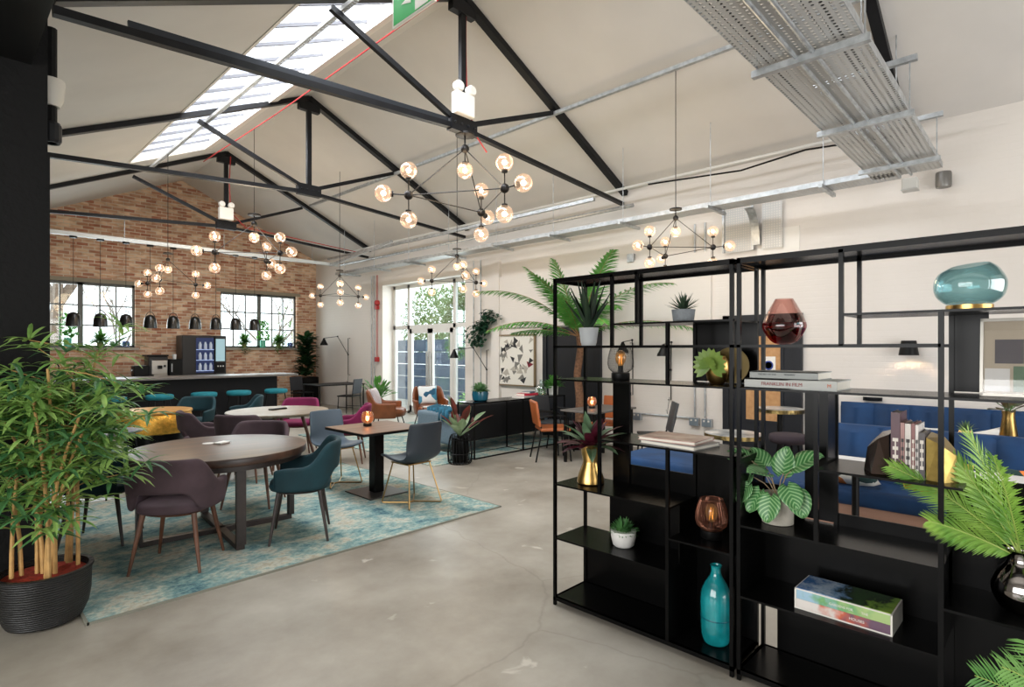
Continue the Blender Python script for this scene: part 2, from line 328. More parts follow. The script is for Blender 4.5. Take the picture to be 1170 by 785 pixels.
# right wall, white painted brick, with the glazed door opening
DY0, DY1, DZ = 9.1, 12.28, 3.22
b = nb()
for ya, yb, za, zb in ((-3.5, DY0, 0, 4.5), (DY0, DY1, DZ, 4.5), (DY1, BY, 0, 4.5)): bx(b, WX, WX+.4, ya, yb, za, zb)
struct('wall_right', b, wbrick)
b = nb()
for ya, yb, za, zb in ((-3.7, -1.3, 0, 4.2), (3.7, BY+.3, 0, 4.2), (-1.3, 3.7, 3.0, 4.2), (-1.3, 3.7, 0, .6)): bx(b, -3.7, -3.5, ya, yb, za, zb)  # opening added in this unseen wall for the left fill light
struct('wall_left', b, plaster)
b = nb()
for xa, xb, za, zb in ((-3.7, 1.0, 0, 6.2), (6.4, WX+.4, 0, 6.2), (1.0, 6.4, 3.1, 6.2)): bx(b, xa, xb, -3.7, -3.5, za, zb)
struct('wall_front', b, plaster)
b = nb(); bx(b, WX-.05, WX+.01, 3.6, DY0-.35, 2.03, 3.05); struct('trim_1', b, wbrick)
b = nb(); bx(b, WX-.07, WX+.01, 8.0, 8.22, 0, 3.4); struct('trim_2', b, wbrick)
# sloped ceiling: two slabs, the left one open for the skylight
SX0, SX1, SY0, SY1 = 2.51, 3.74, 1.6, 12.0
def slab(bm, x0, x1, ya, yb, th=.16):
    v = [bm.verts.new((x, y, cz(x)+t)) for x in (x0, x1) for y in (ya, yb) for t in (0, th)]
    for f in ((0, 1, 3, 2), (4, 6, 7, 5), (0, 4, 5, 1), (2, 3, 7, 6), (0, 2, 6, 4), (1, 5, 7, 3)): bm.faces.new([v[i] for i in f])
b = nb()
slab(b, RX, WX+.2, -3.5, BY+.1)
slab(b, SX1, RX, -3.5, BY+.1); slab(b, .45, SX0, -3.5, BY+.1)
slab(b, SX0, SX1, -3.5, SY0); slab(b, SX0, SX1, SY1, BY+.1)
bx(b, -3.5, .5, -3.5, BY+.1, 4.02, 4.2)
struct('ceiling', b, plaster)
# skylight: white upstand, glazing bars, panes
b = nb()
sk = bpy.data.objects.new('window_3', None); C.objects.link(sk); sk['kind'] = 'structure'; sk.location = (SX0, SY0, cz(SX0))
def slopebox(bm, x0, x1, ya, yb, lo, hi):
    v = [bm.verts.new((x, y, cz(x)+t)) for x in (x0, x1) for y in (ya, yb) for t in (lo, hi)]
    for f in ((0, 1, 3, 2), (4, 6, 7, 5), (0, 4, 5, 1), (2, 3, 7, 6), (0, 2, 6, 4), (1, 5, 7, 3)): bm.faces.new([v[i] for i in f])
slopebox(b, SX1-.01, SX1+.13, SY0, SY1, -.04, .16); slopebox(b, SX0-.03, SX0+.01, SY0, SY1, -.01, .16)
slopebox(b, SX0, SX1, SY1-.02, SY1+.07, -.03, .16); slopebox(b, SX0, SX1, SY0-.05, SY0+.02, -.03, .16)
obj('frame', b, white, sk, wpos=True)
b = nb(); y = SY0+.55
while y < SY1-.2: slopebox(b, SX0, SX1, y-.014, y+.014, .06, .10); y += .56
obj('glazing_bars', b, M('grey_glazing_bar', (96, 98, 104), .5), sk, wpos=True)
b = nb(); slopebox(b, SX0, SX1, SY0, SY1, .10, .108); obj('pane', b, glassmat('milky_glass', (250, 252, 255), .03), sk, wpos=True)
# brick-wall windows
aluf = M('grey_window_frame', (104, 106, 104), .5)
def bwindow(name, X0, X1):
    r = bpy.data.objects.new(name, None); C.objects.link(r); r['kind'] = 'structure'; r.location = (X0, BY, WB)
    b = nb(); xm = (X0+X1)/2; Y0, Y1 = BY+.10, BY+.16
    for a, c in ((X0, X0+.05), (X1-.05, X1), (xm-.05, xm+.05)): bx(b, a, c, Y0, Y1, WB, WT)
    bx(b, X0, X1, Y0, Y1, WB, WB+.05); bx(b, X0, X1, Y0, Y1, WT-.06, WT)
    obj('window_frame', b, aluf, r, wpos=True)
    b = nb()
    for h0, h1 in ((X0+.05, xm-.05), (xm+.05, X1-.05)):
        for k in (1, 2): x = h0+(h1-h0)*k/3; bx(b, x-.015, x+.015, Y0+.01, Y1-.01, WB+.05, WT-.06)
        for k in (1, 2): z = WB+.05+(WT-WB-.11)*k/3; bx(b, h0, h1, Y0+.012, Y1-.012, z-.016, z+.016)
    obj('glazing_bars', b, aluf, r, wpos=True)
    b = nb(); bx(b, X0+.03, X1-.03, Y0+.025, Y0+.031, WB+.03, WT-.03); obj('pane', b, glass, r, wpos=True)
    b = nb(); bx(b, X0-.06, X1+.06, BY-.06, BY+.3, WB-.06, WB); obj('window_sill', b, M('stone_sill', (176, 168, 154), .8), r, wpos=True)
    b = nb(); bx(b, X0-.1, X1+.1, BY-.015, BY+.1, WT, WT+.09); obj('lintel', b, M('stone_lintel', (150, 140, 122), .8), r, wpos=True)
    return r
bwindow('window_1', *W1); bwindow('window_2', *W2)
# glazed double doors with side and top lights
dr = bpy.data.objects.new('door_1', None); C.objects.link(dr); dr['kind'] = 'structure'; dr.location = (WX+.35, DY0, 0)
DX = WX+.33; wf = M('white_door_frame', (222, 222, 218), .45)
b = nb()
ys = [9.32, 9.78, 10.50, 11.68, 12.28]
ys = [DY0, 9.9, 11.62, DY1]
for y, hw in ((DY0+.04, .05), (9.85, .045), (11.62, .045), (DY1-.04, .05)): bx(b, DX, DX+.07, y-hw, y+hw, 0, DZ)
for z0_, z1_ in ((DZ-.09, DZ), (2.10, 2.20), (0, .06)): bx(b, DX, DX+.07, DY0, DY1, z0_, z1_)
obj('door_frame', b, wf, dr, wpos=True)
for ya, yb in ((9.895, 10.735), (10.735, 11.575)):
    b = nb(); bx(b, DX-.01, DX+.05, ya+.005, ya+.10, .04, 2.1); bx(b, DX-.01, DX+.05, yb-.10, yb-.005, .04, 2.1)
    bx(b, DX-.01, DX+.05, ya+.005, yb-.005, 1.99, 2.1); bx(b, DX-.01, DX+.05, ya+.005, yb-.005, .04, .2)
    lf = obj('door_leaf', b, wf, dr, wpos=True)
    hy = yb-.06 if ya < 10 else ya+.06
    hb = T([(DX-.07, hy, .62), (DX-.07, hy, 1.55)], .018, 8)
    for z in (.75, 1.42): tube(hb, [(DX-.07, hy, z), (DX+.0, hy, z)], .01)
    bmesh.ops.translate(hb, verts=hb.verts[:], vec=-Vector(dr.location)); obj('door_handle', hb, M('satin_steel', (190, 190, 188), .3, .9), lf)
b = nb(); bx(b, DX+.02, DX+.028, DY0+.05, DY1-.05, .05, DZ-.05); obj('pane', b, glass, dr, wpos=True)
# two dark doors in the right wall
navy = M('navy_joinery', (16, 20, 28), .5)
def darkdoor(name, ya, yb, zt, board):
    r = bpy.data.objects.new(name, None); C.objects.link(r); r['kind'] = 'structure'; r.location = (WX, ya, 0)
    b = nb(); bx(b, WX-.06, WX+.0, ya, ya+.09, 0, zt); bx(b, WX-.06, WX+.0, yb-.09, yb, 0, zt); bx(b, WX-.06, WX+.0, ya, yb, zt-.09, zt); obj('door_frame', b, navy, r, wpos=True)
    b = nb(); bx(b, WX-.035, WX-.005, ya+.09, yb-.09, .01, zt-.09); lf = obj('door_leaf', b, navy, r, wpos=True)
    if board:
        b = nb(); bx(b, WX-.045, WX-.03, ya+.27, yb-.33, .62, 1.78)
        bmesh.ops.translate(b, verts=b.verts[:], vec=-Vector(r.location)); obj('board_panel', b, cork, lf)
        b = nb()
        for a in ((ya+.23, ya+.27, .58, 1.82), (yb-.33, yb-.29, .58, 1.82), (ya+.27, yb-.33, .58, .62), (ya+.27, yb-.33, 1.78, 1.82)): bx(b, WX-.05, WX-.03, *a)
        bmesh.ops.translate(b, verts=b.verts[:], vec=-Vector(r.location)); obj('board_surround', b, navy, lf)
    return r
darkdoor('door_2', 5.55, 6.85, 2.0, False); darkdoor('door_3', 2.36, 3.42, 2.08, True)
nt_ = thing('safety_notice', 'small white notice with a blue circle on the navy door', 'notice', (WX-.05, 2.78, 1.36))
obj('sheet', box(-.004, 0, -.09, .09, -.14, .14), white, nt_)
blue = M('notice_blue', (36, 60, 140), .5)
rg = nb(); lathe(rg, [(.062, 0), (.062, .003), (.045, .003), (.045, 0)], 24); bmesh.ops.rotate(rg, verts=rg.verts[:], matrix=Matrix.Rotation(-PI/2, 3, 'Y')); bmesh.ops.translate(rg, verts=rg.verts[:], vec=(-.004, 0, .02))
obj('blue_ring', rg, blue, nt_); obj('blue_bar', box(-.006, -.004, -.075, .075, -.12, -.085), blue, nt_)
# black painted column and downstand beam at the left
blkp = M('black_painted_brick', (8, 8, 8), .7, spec=.2, bump=.5, bs=30)
b = nb(); bx(b, -.35, .525, 4.65, 5.3, 0, 4.1); bx(b, -.38, .533, 4.62, 5.3, 0, 2.86); cl = struct('trim_3', b, blkp)
b = nb(); bx(b, -.2, .445, -3.5, 4.65, 3.40, 4.05); struct('trim_4', b, M('black_beam', (7, 7, 7), .45))
b = nb(); bx(b, -.2, .445, 5.3, BY, 3.40, 4.05); struct('trim_5', b, MT['black_beam'])

# outside: fence, foliage, paving
struct('ground', box(-20, 40, -3.5, 45, -.6, -.21), M('pale_paving', (176, 174, 166), .8, var=.1, vs=2)).name = 'ground'
f = thing('garden_fence', 'tall blue-grey board fence outside the glazed doors', 'fence', (11.6, 8, -.21))
fb = M('blue_grey_fence', (80, 96, 118), .7, var=.12, vs=3)
b = nb()
for k in range(5): bx(b, 0, .05, 0, 9.5, .05+k*.42, .45+k*.42)
obj('boards', b, fb, f)
for k in range(5): obj('fence_post', box(-.06, .0, k*2.3, k*2.3+.1, 0, 2.2), fb, f)
def bush(name, label, loc, rx, ry, rz, n, ls, mat, cat='tree', trunk=None, group=None):
    t = thing(name, label, cat, loc, 0, group); b = nb(); rr = random.Random(len(label)*7+n)
    for _ in range(n):
        v = Vector((rr.gauss(0, 1), rr.gauss(0, 1), rr.gauss(0, 1))).normalized()*(rr.random()**.35)
        p = Vector((v.x*rx, v.y*ry, v.z*rz)); d = Vector((v.x+rr.uniform(-.6, .6), v.y+rr.uniform(-.6, .6), v.z*.6+rr.uniform(-.7, .5)))
        leaf(b, p+Vector((0, 0, trunk or rz)), d, ls*rr.uniform(.7, 1.3), ls*.5, .5, 2)
    obj('foliage', b, mat, t)
    if trunk: obj('trunk', T([(0, 0, 0), (.02, .01, trunk*.6), (0, 0, trunk)], .035, 7, .02), bark, t)
    return t
outg = leafmat('outdoor_foliage', (150, 178, 120), (92, 134, 84), .6, .4)
bush('garden_hedge_tree', 'leafy green tree rising over the fence outside the doors', (13.6, 12.3, -.21), 1.3, 4.0, 1.9, 9000, .34, outg, trunk=3.0)
bush('garden_hedge_tree', 'leafy green tree behind the fence right of the glazed doors', (15.5, 19.5, -.21), 1.3, 2.2, 1.6, 2200, .22, outg, trunk=3.0)
bush('standard_tree', 'clipped ball tree on a bare stem seen through the right door leaf', (10.4, 12.2, -.21), .32, .32, .34, 500, .1, fern, trunk=1.85)
bush('garden_shrub', 'yellow-green shrub low behind the right sidelight of the doors', (9.3, 10.3, -.21), .3, .3, .4, 300, .16, lgreen, 'shrub')
# bare trees beyond the brick wall windows
def bare(loc, h, seed, label, thick=.12, mat=None):
    rr = random.Random(seed); b = nb()
    def br(p, d, L_, r, dep):
        q = p+d*L_; tube(b, [p, (p+q)/2+Vector((rr.uniform(-.05, .05),)*3), q], r, 5, r*.65)
        if dep > 0:
            for _ in range(rr.choice((2, 3, 3))):
                nd_ = (d+Vector((rr.uniform(-.8, .8), rr.uniform(-.5, .5), rr.uniform(-.3, .6)))).normalized(); br(q, nd_, L_*rr.uniform(.6, .8), r*.6, dep-1)
    br(Vector((0, 0, 0)), Vector((.05, 0, 1)), h, thick, 5)
    o = obj('bare_tree', b, mat or M('pale_bark', (150, 140, 130), .9), None, loc, smooth=True); tag(o, label, 'tree'); return o
bare((2.2, 19, -.21), 3.0, 3, 'thick bare trunk outside the left brick-wall window', .22)
bare((4.4, 23, -.21), 1.6, 5, 'bare thin-branched tree behind the left window\'s right half', .07)
bare((8.0, 19.5, -.21), 1.6, 8, 'bare branching tree outside the left half of the right-hand window', .08)
bush('garden_hedge_tree', 'pale green tree outside the right half of the right brick-wall window', (10.2, 20.5, -.21), 1.3, 1, 1.3, 900, .18, outg, trunk=2.6)

# ================================================================ ROOF TRUSSES
def bar(p, q, w_, h_):
    """rectangular steel bar between two points of a cross frame"""
    b = nb(); p, q = Vector(p), Vector(q); d = (q-p).normalized(); s = Vector((0, 1, 0)) if abs(d.y) < .9 else Vector((1, 0, 0)); u = d.cross(s).normalized()
    v = [b.verts.new(e+s*a*w_/2+u*c*h_/2) for e in (p, q) for a in (-1, 1) for c in (-1, 1)]
    for f in ((0, 1, 3, 2), (4, 6, 7, 5), (0, 4, 5, 1), (2, 3, 7, 6), (0, 2, 6, 4), (1, 5, 7, 3)): b.faces.new([v[i] for i in f])
    return b
TZ, EZ = 4.24, 3.99
def truss(Y, label, low=False):
    t = thing('roof_truss', label, 'roof truss', (RX, Y, TZ), 0, 'steel roof trusses')
    W = dict(wpos=True)
    obj('rafter', bar((.6, Y, cz(.6)-.04), (RX, Y, RZ-.05), .1, .07), steelblk, t, **W)
    obj('rafter', bar((WX-.02, Y, cz(WX)-.05), (RX, Y, RZ-.05), .1, .08), steelblk, t, **W)
    obj('tie_bar', bar((.6, Y, EZ), (RX, Y, TZ), .07, .06), steelblk, t, **W)
    obj('tie_bar', bar((WX-.1, Y, EZ), (RX, Y, TZ), .07, .05), steelblk, t, **W)
    obj('king_post', bar((RX, Y, TZ), (RX, Y, RZ-.1), .06, .075), steelblk, t, **W)
    for x in (2.72, 6.12): obj('diagonal_strut', bar((RX, Y, TZ+.03), (x, Y, cz(x)-.14), .05, .06), steelblk, t, **W)
    b = nb(); bx(b, RX-.2, RX+.2, Y-.05, Y+.05, TZ-.06, TZ+.12)
    for x in (-.15, -.05, .05, .15): ball(b, (RX+x, Y-.055, TZ+.03), .016, 8)
    obj('gusset_plate', b, steelblk, t, **W)
    b = nb(); bx(b, RX-.18, RX+.18, Y-.045, Y+.045, RZ-.27, RZ-.12); obj('gusset_plate', b, steelblk, t, **W)
    return t
truss(1.25, 'black steel truss over the big perforated cable tray, nearest the camera')
truss(5.08, 'black steel truss whose centre joint carries the largest globe chandelier')
truss(9.0, 'middle black steel truss, its centre joint bare of any lamp')
truss(12.8, 'black steel truss farthest away, nearest the brick gable')
# perforated channel riding on the tie of the second truss
b = bar((1.05, 5.09, 4.09), (4.2, 5.09, 4.29), .03, .05)
tag(obj('slotted_channel', b, M('dark_slotted_steel', (52, 56, 62), .4, .5), None), 'dark slotted channel lying along the left tie of the chandelier truss', 'channel')
b = nb()
pv = bar((2.84, 2.5, 4.97), (2.84, 12.3, 4.97), .045, .045); o = obj('slotted_channel', pv, perfmat('slotted_galvanised', (16, 22, 0)), None); tag(o, 'long perforated steel channel hung beneath the skylight', 'channel')
o = obj('slotted_channel', bar((6.12, 1.0, 4.93), (6.12, 12.4, 4.93), .05, .045), galv, None); tag(o, 'long galvanised channel under the right roof slope', 'channel')
# red alarm cables
def cable(name, pts, r, mat, label): return tag(obj(name, T(pts, r, 6), mat, None, smooth=True), label, 'cable')
cable('alarm_cable', [(3.86, 1.7, 5.40), (3.85, 5, 5.42), (3.86, 9, 5.38), (3.85, 12.4, 5.41)], .010, red, 'red cable running along the right edge of the skylight')
cable('alarm_cable', [(4.47, 5.07, 5.7), (4.46, 5.06, 5.2), (4.48, 5.06, 4.55), (4.62, 5.05, 4.2), (4.75, 5.0, 4.02)], .008, red, 'red cable down the king post above the largest chandelier')
cable('alarm_cable', [(4.49, 12.73, 5.75), (4.46, 12.73, 5.2), (4.49, 12.73, 4.55), (4.8, 12.73, 4.27), (7.6, 12.74, 4.07)], .010, red, 'red cable down the king post nearest the brick wall and along its tie')
# emergency twin spot units
def twin(loc, label):
    t = thing('emergency_light', label, 'emergency light', loc, 0, 'emergency lights on the truss posts')
    obj('housing', rbox(-.14, .14, -.06, .05, 0, .26, .015), white, t)
    for x in (-.09, .1):
        h = nb(); lathe(h, [(.03, 0), (.062, .02), (.065, .08), (.05, .1)], 14); bmesh.ops.rotate(h, verts=h.verts[:], matrix=Matrix.Rotation(PI/2, 3, 'X'))
        obj('lamp_head', h, white, t, loc=(x, .03, .32), smooth=True); 
        obj('neck', T([(x, -.01, .24), (x, -.01, .3)], .02, 8), white, t)
    return t
tw = twin((4.38, 5.02, 4.36), 'white twin-headed emergency light above the largest chandelier')
dup(tw, (4.38, 12.69, 4.36), 0, 'white twin-headed emergency light on the truss nearest the brick wall')
# exit sign beneath the skylight
t = thing('exit_sign', 'green and white hanging exit sign cut by the top of the picture', 'sign', (2.87, 3.93, 4.45))
obj('panel', rbox(-.012, .012, -.3, .3, 0, .34, .006, 2), white, t)
for s in (-1, 1): 
    obj('green_face', box(s*.0125-.001, s*.0125+.001, -.28, .28, .02, .32), M('sign_green', (20, 150, 70), .4, emit=.25), t)
    fg = nb(); bx(fg, s*.015-.001, s*.015+.001, -.22, -.04, .03, .24); fg2 = obj('doorway_symbol', fg, white, t)
    ar = nb(); x = s*.0155
    for tri in (((.02, .12), (.02, .2), (.16, .16)),):
        v = [ar.verts.new((x+e, y, z)) for e in (-.001, .001) for y, z in tri]; ar.faces.new(v[:3]); ar.faces.new(v[3:][::-1])
    obj('arrow_symbol', ar, white, t)
for y in (-.25, .25): obj('hanging_wire', T([(0, y, .34), (-.02, y, .51)], .003, 5), wireblk, t)

# ================================================================ CABLE TRAYS AND CONDUIT
t = thing('cable_tray', 'wide perforated steel cable tray crossing the room overhead', 'cable tray', (4.2, 1.13, 3.5))
b = nb(); bx(b, .9, 7.35, .82, 1.435, 3.5, 3.504); obj('tray_bed', b, perf, t, wpos=True)
b = nb(); bx(b, .9, 7.35, .815, .82, 3.5, 3.56); bx(b, .9, 7.35, 1.435, 1.44, 3.5, 3.56); obj('tray_side', b, galv, t, wpos=True)
b = nb(); bx(b, .9, 7.35, 1.05, 1.0504, 3.45, 3.50); bx(b, .9, 7.35, 1.2, 1.204, 3.45, 3.50); 
for y in (1.08, 1.18): obj('conduit', T([(.9, y, 3.475), (7.3, y, 3.475)], .014, 8), galv, t, wpos=True)
for x in (2.4, 3.87, 5.34, 6.79):
    obj('support_strut', bar((x, .77, 3.455), (x, 1.46, 3.455), .045, .045), galv, t, wpos=True)
    if x != 3.87: obj('support_strut', bar((x, .75, 3.88), (x, 1.50, 3.88), .045, .045), galv, t, wpos=True)
    for y in (.80, 1.43): obj('hanger_rod', T([(x, y, 3.46), (x, y, 3.9)], .005, 6), galv, t, wpos=True)
    obj('hanger_rod', T([(x, 1.13, 3.86), (x, 1.13, cz(x)+.02)], .006, 6), galv, t, wpos=True)
for k in range(9):
    y = (.9, .97, 1.3, 1.36)[k % 4]; obj('cable', T([(1.0, y, 3.512), (3.5, y+.02, 3.515+.002*k), (6.0, y-.03, 3.512), (7.3, y, 3.512)], .007, 5), wireblk, t, wpos=True)
t = thing('cable_tray', 'long narrow cable tray running beside the right wall', 'cable tray', (7.3, 6, 3.5))
b = nb(); bx(b, 7.2, 7.5, 1.2, 13.2, 3.5, 3.503); obj('tray_bed', b, perf, t, wpos=True)
b = nb(); bx(b, 7.195, 7.2, 1.2, 13.2, 3.5, 3.56); bx(b, 7.5, 7.505, 1.2, 13.2, 3.5, 3.56); obj('tray_side', b, galv, t, wpos=True)
for k in range(9):
    y = 1.9+k*1.35; obj('support_strut', bar((7.05, y, 3.47), (7.62, y, 3.47), .04, .04), galv, t, wpos=True)
    obj('hanger_rod', T([(7.17, y, 3.47), (7.17, y, cz(7.17))], .005, 6), galv, t, wpos=True)
tag(obj('conduit', T([(7.6, .85, 4.14), (7.6, 5.5, 4.14), (7.6, 13.4, 4.14)], .022, 8), M('white_conduit', (215, 216, 214), .4, .3), None), 'pale conduit running high along the right roof edge', 'conduit')
tag(obj('conduit', T([(7.45, 4.6, 3.80), (7.45, 13.4, 3.80)], .03, 8), galv, None), 'grey conduit between the wall tray and the high pale conduit', 'conduit')
tag(obj('service_channel', bar((7.0, 5.0, 3.88), (7.0, 13.2, 3.88), .05, .05), galv, None), 'galvanised channel hung left of the wall cable tray', 'channel')
tag(obj('black_cable', T([(7.55, 1.2, 4.0), (7.55, 2.2, 4.08), (7.55, 3.0, 4.0), (7.55, 4.4, 4.1)], .012, 6), wireblk, None), 'black cable drooping under the high pale conduit', 'cable')
# strut ends showing right of the big tray
# vertical dropper trays behind the nearest right chandelier
t = thing('dropper_tray', 'short upright cable tray on the wall, left of the curved one', 'cable tray', (7.93, 3.3, 3.05))
b = nb(); bx(b, 7.93, 7.935, 3.0, 3.38, 2.98, 3.6); obj('tray_bed', b, perfv, t, wpos=True); b = nb(); bx(b, 7.9, 7.93, 2.97, 3.0, 2.98, 3.6); bx(b, 7.9, 7.93, 3.38, 3.41, 2.98, 3.6); obj('tray_side', b, galv, t, wpos=True)
t = thing('dropper_tray', 'upright cable tray with bowed cover on the wall above the shelving', 'cable tray', (7.93, 2.75, 3.05))
b = nb(); bx(b, 7.93, 7.935, 2.6, 2.86, 2.98, 3.6); obj('tray_bed', b, perfv, t, wpos=True)
b = nb(); prev = None
for k in range(15):
    a = k/14*PI/2; x, z = 7.62+.28*math.sin(a), 3.04+.46*math.cos(a); ring = [b.verts.new(p) for p in ((x, 2.88, z), (x, 2.99, z), (x+.008, 2.99, z+.004), (x+.008, 2.88, z+.004))]
    if prev:
        for j in range(4): b.faces.new((prev[j], prev[(j+1) % 4], ring[(j+1) % 4], ring[j]))
    prev = ring
obj('curved_cover', b, galv, t, wpos=True)
tag(obj('access_panel', box(WX-.02, WX, 2.4, 2.95, 2.78, 3.24), white, None), 'plain white panel on the wall behind the upright trays', 'panel')
t = thing('wall_speaker', 'small grey cylinder fitting high on the wall beyond the big tray', 'wall fitting', (7.9, .87, 3.42))
o = obj('body', La([(.07, 0), (.075, .02), (.075, .15), (.07, .17)], 18), M('grey_metal', (120, 118, 114), .4, .6), t, smooth=True); obj('bracket', box(.05, .1, -.02, .02, .05, .12), galv, t)
t = thing('junction_box', 'clear junction box at the end of the big cable tray', 'junction box', (7.5, 1.12, 3.36)); obj('box', rbox(-.07, .07, -.07, .07, 0, .12, .01), M('pale_plastic', (205, 205, 200), .4), t); obj('lid', box(-.075, .075, -.075, .075, -.01, 0), M('pale_plastic2', (190, 190, 186), .4), t)
t = thing('junction_box', 'small grey sensor box on the wall left of the nearest chandelier', 'junction box', (7.98, 4.95, 3.02)); obj('box', rbox(-.06, .0, -.06, .06, 0, .14, .008), galv, t)
# wall services
for y, lab in ((3.86, 'left of the pair of upright conduits behind the shelving'), (3.70, 'right of the pair of upright conduits behind the shelving')):
    tag(obj('wall_conduit', T([(7.975, y, .58), (7.975, y, 3.48)], .013, 8), galv, None), lab, 'conduit')
tag(obj('wall_conduit', T([(7.975, 3.9, .56), (7.975, 4.78, .56)], .013, 8), galv, None), 'level conduit low on the wall joining the sockets', 'conduit')
def socket(y, lab):
    t = thing('socket_outlet', lab, 'socket', (7.94, y, .45)); obj('back_box', rbox(0, .06, -.075, .075, 0, .12, .006, 2), galv, t); obj('face_plate', box(-.008, 0, -.07, .07, .005, .115), M('steel_plate', (150, 165, 178), .35, .7), t)
    for s in (-.035, .035): obj('switch_rocker', box(-.014, -.008, s-.012, s+.012, .075, .1), white, t)
socket(3.86, 'metal double socket under the left upright conduit'); socket(3.66, 'metal double socket under the right upright conduit'); socket(4.84, 'metal double socket at the far end of the level conduit')
for x, lab in ((12.75, 'left'), (12.62, 'right')):
    tag(obj('wall_pipe', T([(7.97, x, .1), (7.97, x, 3.5)], .014, 8), galv, None), 'thin grey pipe left of the glazed doors, %s one of the pair' % lab, 'pipe')
t = thing('fire_alarm', 'red alarm call point on a red riser left of the doors', 'fire alarm', (7.95, 12.45, 0))
obj('riser', T([(0, 0, 1.3), (0, 0, 3.5)], .012, 8), red, t)
obj('sounder', La([(.03, 0), (.07, .03), (.07, .09), (.05, .13)], 14, cz=2.72), red, t, smooth=True); obj('call_point', rbox(-.05, .04, -.05, .05, 1.28, 1.4, .01), red, t); obj('junction', rbox(-.05, .04, -.05, .05, 2.62, 2.72, .01), red, t)
for y, lab in ((8.72, 'left one of the two thin pipes right of the glazed doors'), (8.5, 'right one of the two thin pipes right of the glazed doors')):
    tag(obj('wall_pipe', T([(7.9, y, .05), (7.9, y, 3.45)], .012, 8), galv, None), lab, 'pipe')
# downpipe with white hopper beside the black column
t = thing('downpipe', 'dark pipe with a white cup fitting on the column\'s right edge', 'pipe', (.57, 4.9, 3.0))
obj('pipe', T([(0, 0, 0), (0, 0, .78)], .035, 10), blkp, t); obj('cup', La([(.05, .25), (.07, .3), (.08, .42), (.075, .43)], 16), M('off_white', (200, 196, 186), .5), t, smooth=True); obj('collar', La([(.05, 0), (.06, .02), (.06, .12), (.05, .14)], 14), steelblk, t)

# ================================================================ GLOBE CHANDELIERS
globe_m = glassmat('amber_glass', (255, 244, 234), .07, .03, .26, (255, 214, 176))
bulb_m = M('bulb_filament', (255, 224, 186), .5, emit=16)
hubm = M('dark_bronze', (24, 20, 18), .45, .3)
def chandelier(label, loc, rot, top_z, globe_r=.1, arm=.29, big=1.0):
    """origin at the top hub; the triangle of hubs hangs .61 below"""
    t = thing('globe_chandelier', label, 'chandelier', loc, rot, 'globe chandeliers hanging from the roof')
    H = -.61; rad = .672
    obj('canopy', La([(.1, .15), (.115, .155), (.115, .18), (.1, .185)], 20), hubm, t, smooth=True)
    obj('stem', T([(0, 0, 0), (0, 0, .16)], .011, 8), hubm, t)
    hubs = [Vector((rad*math.cos(a), rad*math.sin(a), H)) for a in (0, 2*PI/3, 4*PI/3)]
    obj('hub', ball(nb(), (0, 0, 0), .052, 16), hubm, t, smooth=2)
    def lamp(c, d):
        d = Vector(d); rod = T([c, c+d*(arm-globe_r+.01)], .008, 6); obj('lamp_arm', rod, hubm, t)
        g = obj('lamp_globe', ball(nb(), (0, 0, 0), globe_r, 20), globe_m, t, loc=c+d*arm, smooth=2)
        obj('bulb', ball(nb(), (0, 0, 0), .03, 12), bulb_m, g, smooth=2)
        s = nb(); tube(s, [-d*(globe_r+.012), -d*(globe_r-.02)], .036, 12); obj('socket_cup', s, hubm, g)
    lamp(Vector((0, 0, 0)), (0, 0, -.9))
    for i, h in enumerate(hubs):
        obj('hub', ball(nb(), h, .055, 16), hubm, t, smooth=2)
        o = Vector((h.x, h.y, 0)).normalized()
        for d in ((0, 0, 1), (0, 0, -1), o): lamp(h, d)
        obj('frame_rod', T([(0, 0, 0), h], .007, 6), hubm, t); obj('frame_rod', T([h, hubs[(i+1) % 3]], .007, 6), hubm, t)
    return t
def hangwire(x, y, z0, z1, lab): tag(obj('hanging_wire', T([(x, y, z0), (x, y, z1)], .005, 5), wireblk, None), lab, 'wire')
def glow(loc, e, r=.35):
    l = bpy.data.lights.new('chandelier_light', 'POINT'); l.energy = e; l.color = (1, .78, .52); l.shadow_soft_size = r; o = bpy.data.objects.new('chandelier_light', l); C.objects.link(o); o.location = loc
ch = [('large ten-globe chandelier hanging nearest the camera under the truss', (4.48, 5.10, 4.02), 30, 1),
      ('large globe chandelier hanging before the brick wall under the roof ridge', (4.30, 10.98, 4.0), 49, 1),
      ('small globe chandelier hanging over the bar, lowest and farthest left', (2.84, 10.95, 3.14), 0, .645),
      ('small globe chandelier farthest from the camera, before the white wall corner', (5.81, 10.48, 3.1), 2, .645),
      ('small globe chandelier in front of the glazed doors', (5.96, 6.98, 3.12), 2, .645),
      ('small globe chandelier right above the left shelving unit', (6.31, 3.30, 3.2), 45, .645)]
c0 = None
for lab, loc, ro, s in ch:
    if c0 is None: c0 = chandelier(lab, loc, math.radians(ro), 0)
    else: dup(c0, loc, math.radians(ro), lab, scale=s)
    z = loc[2]+.18*s; top = cz(loc[0]) if abs(loc[0]-2.84) > .01 else 4.96
    if lab.startswith('large ten'): top = TZ+.1
    hangwire(loc[0], loc[1], z-.005, top, 'thin wire holding the '+lab.split(' hanging')[0].split(' farthest')[0].split(' in front')[0].split(' right above')[0]+(' before the bricks' if 'ridge' in lab else ' over the bar' if 'bar,' in lab else ' by the far corner' if 'corner' in lab else ' by the doors' if 'doors' in lab else ' above the shelving' if 'shelving' in lab else ' near the camera'))
    glow((loc[0], loc[1], loc[2]-.35*s), 38*s)
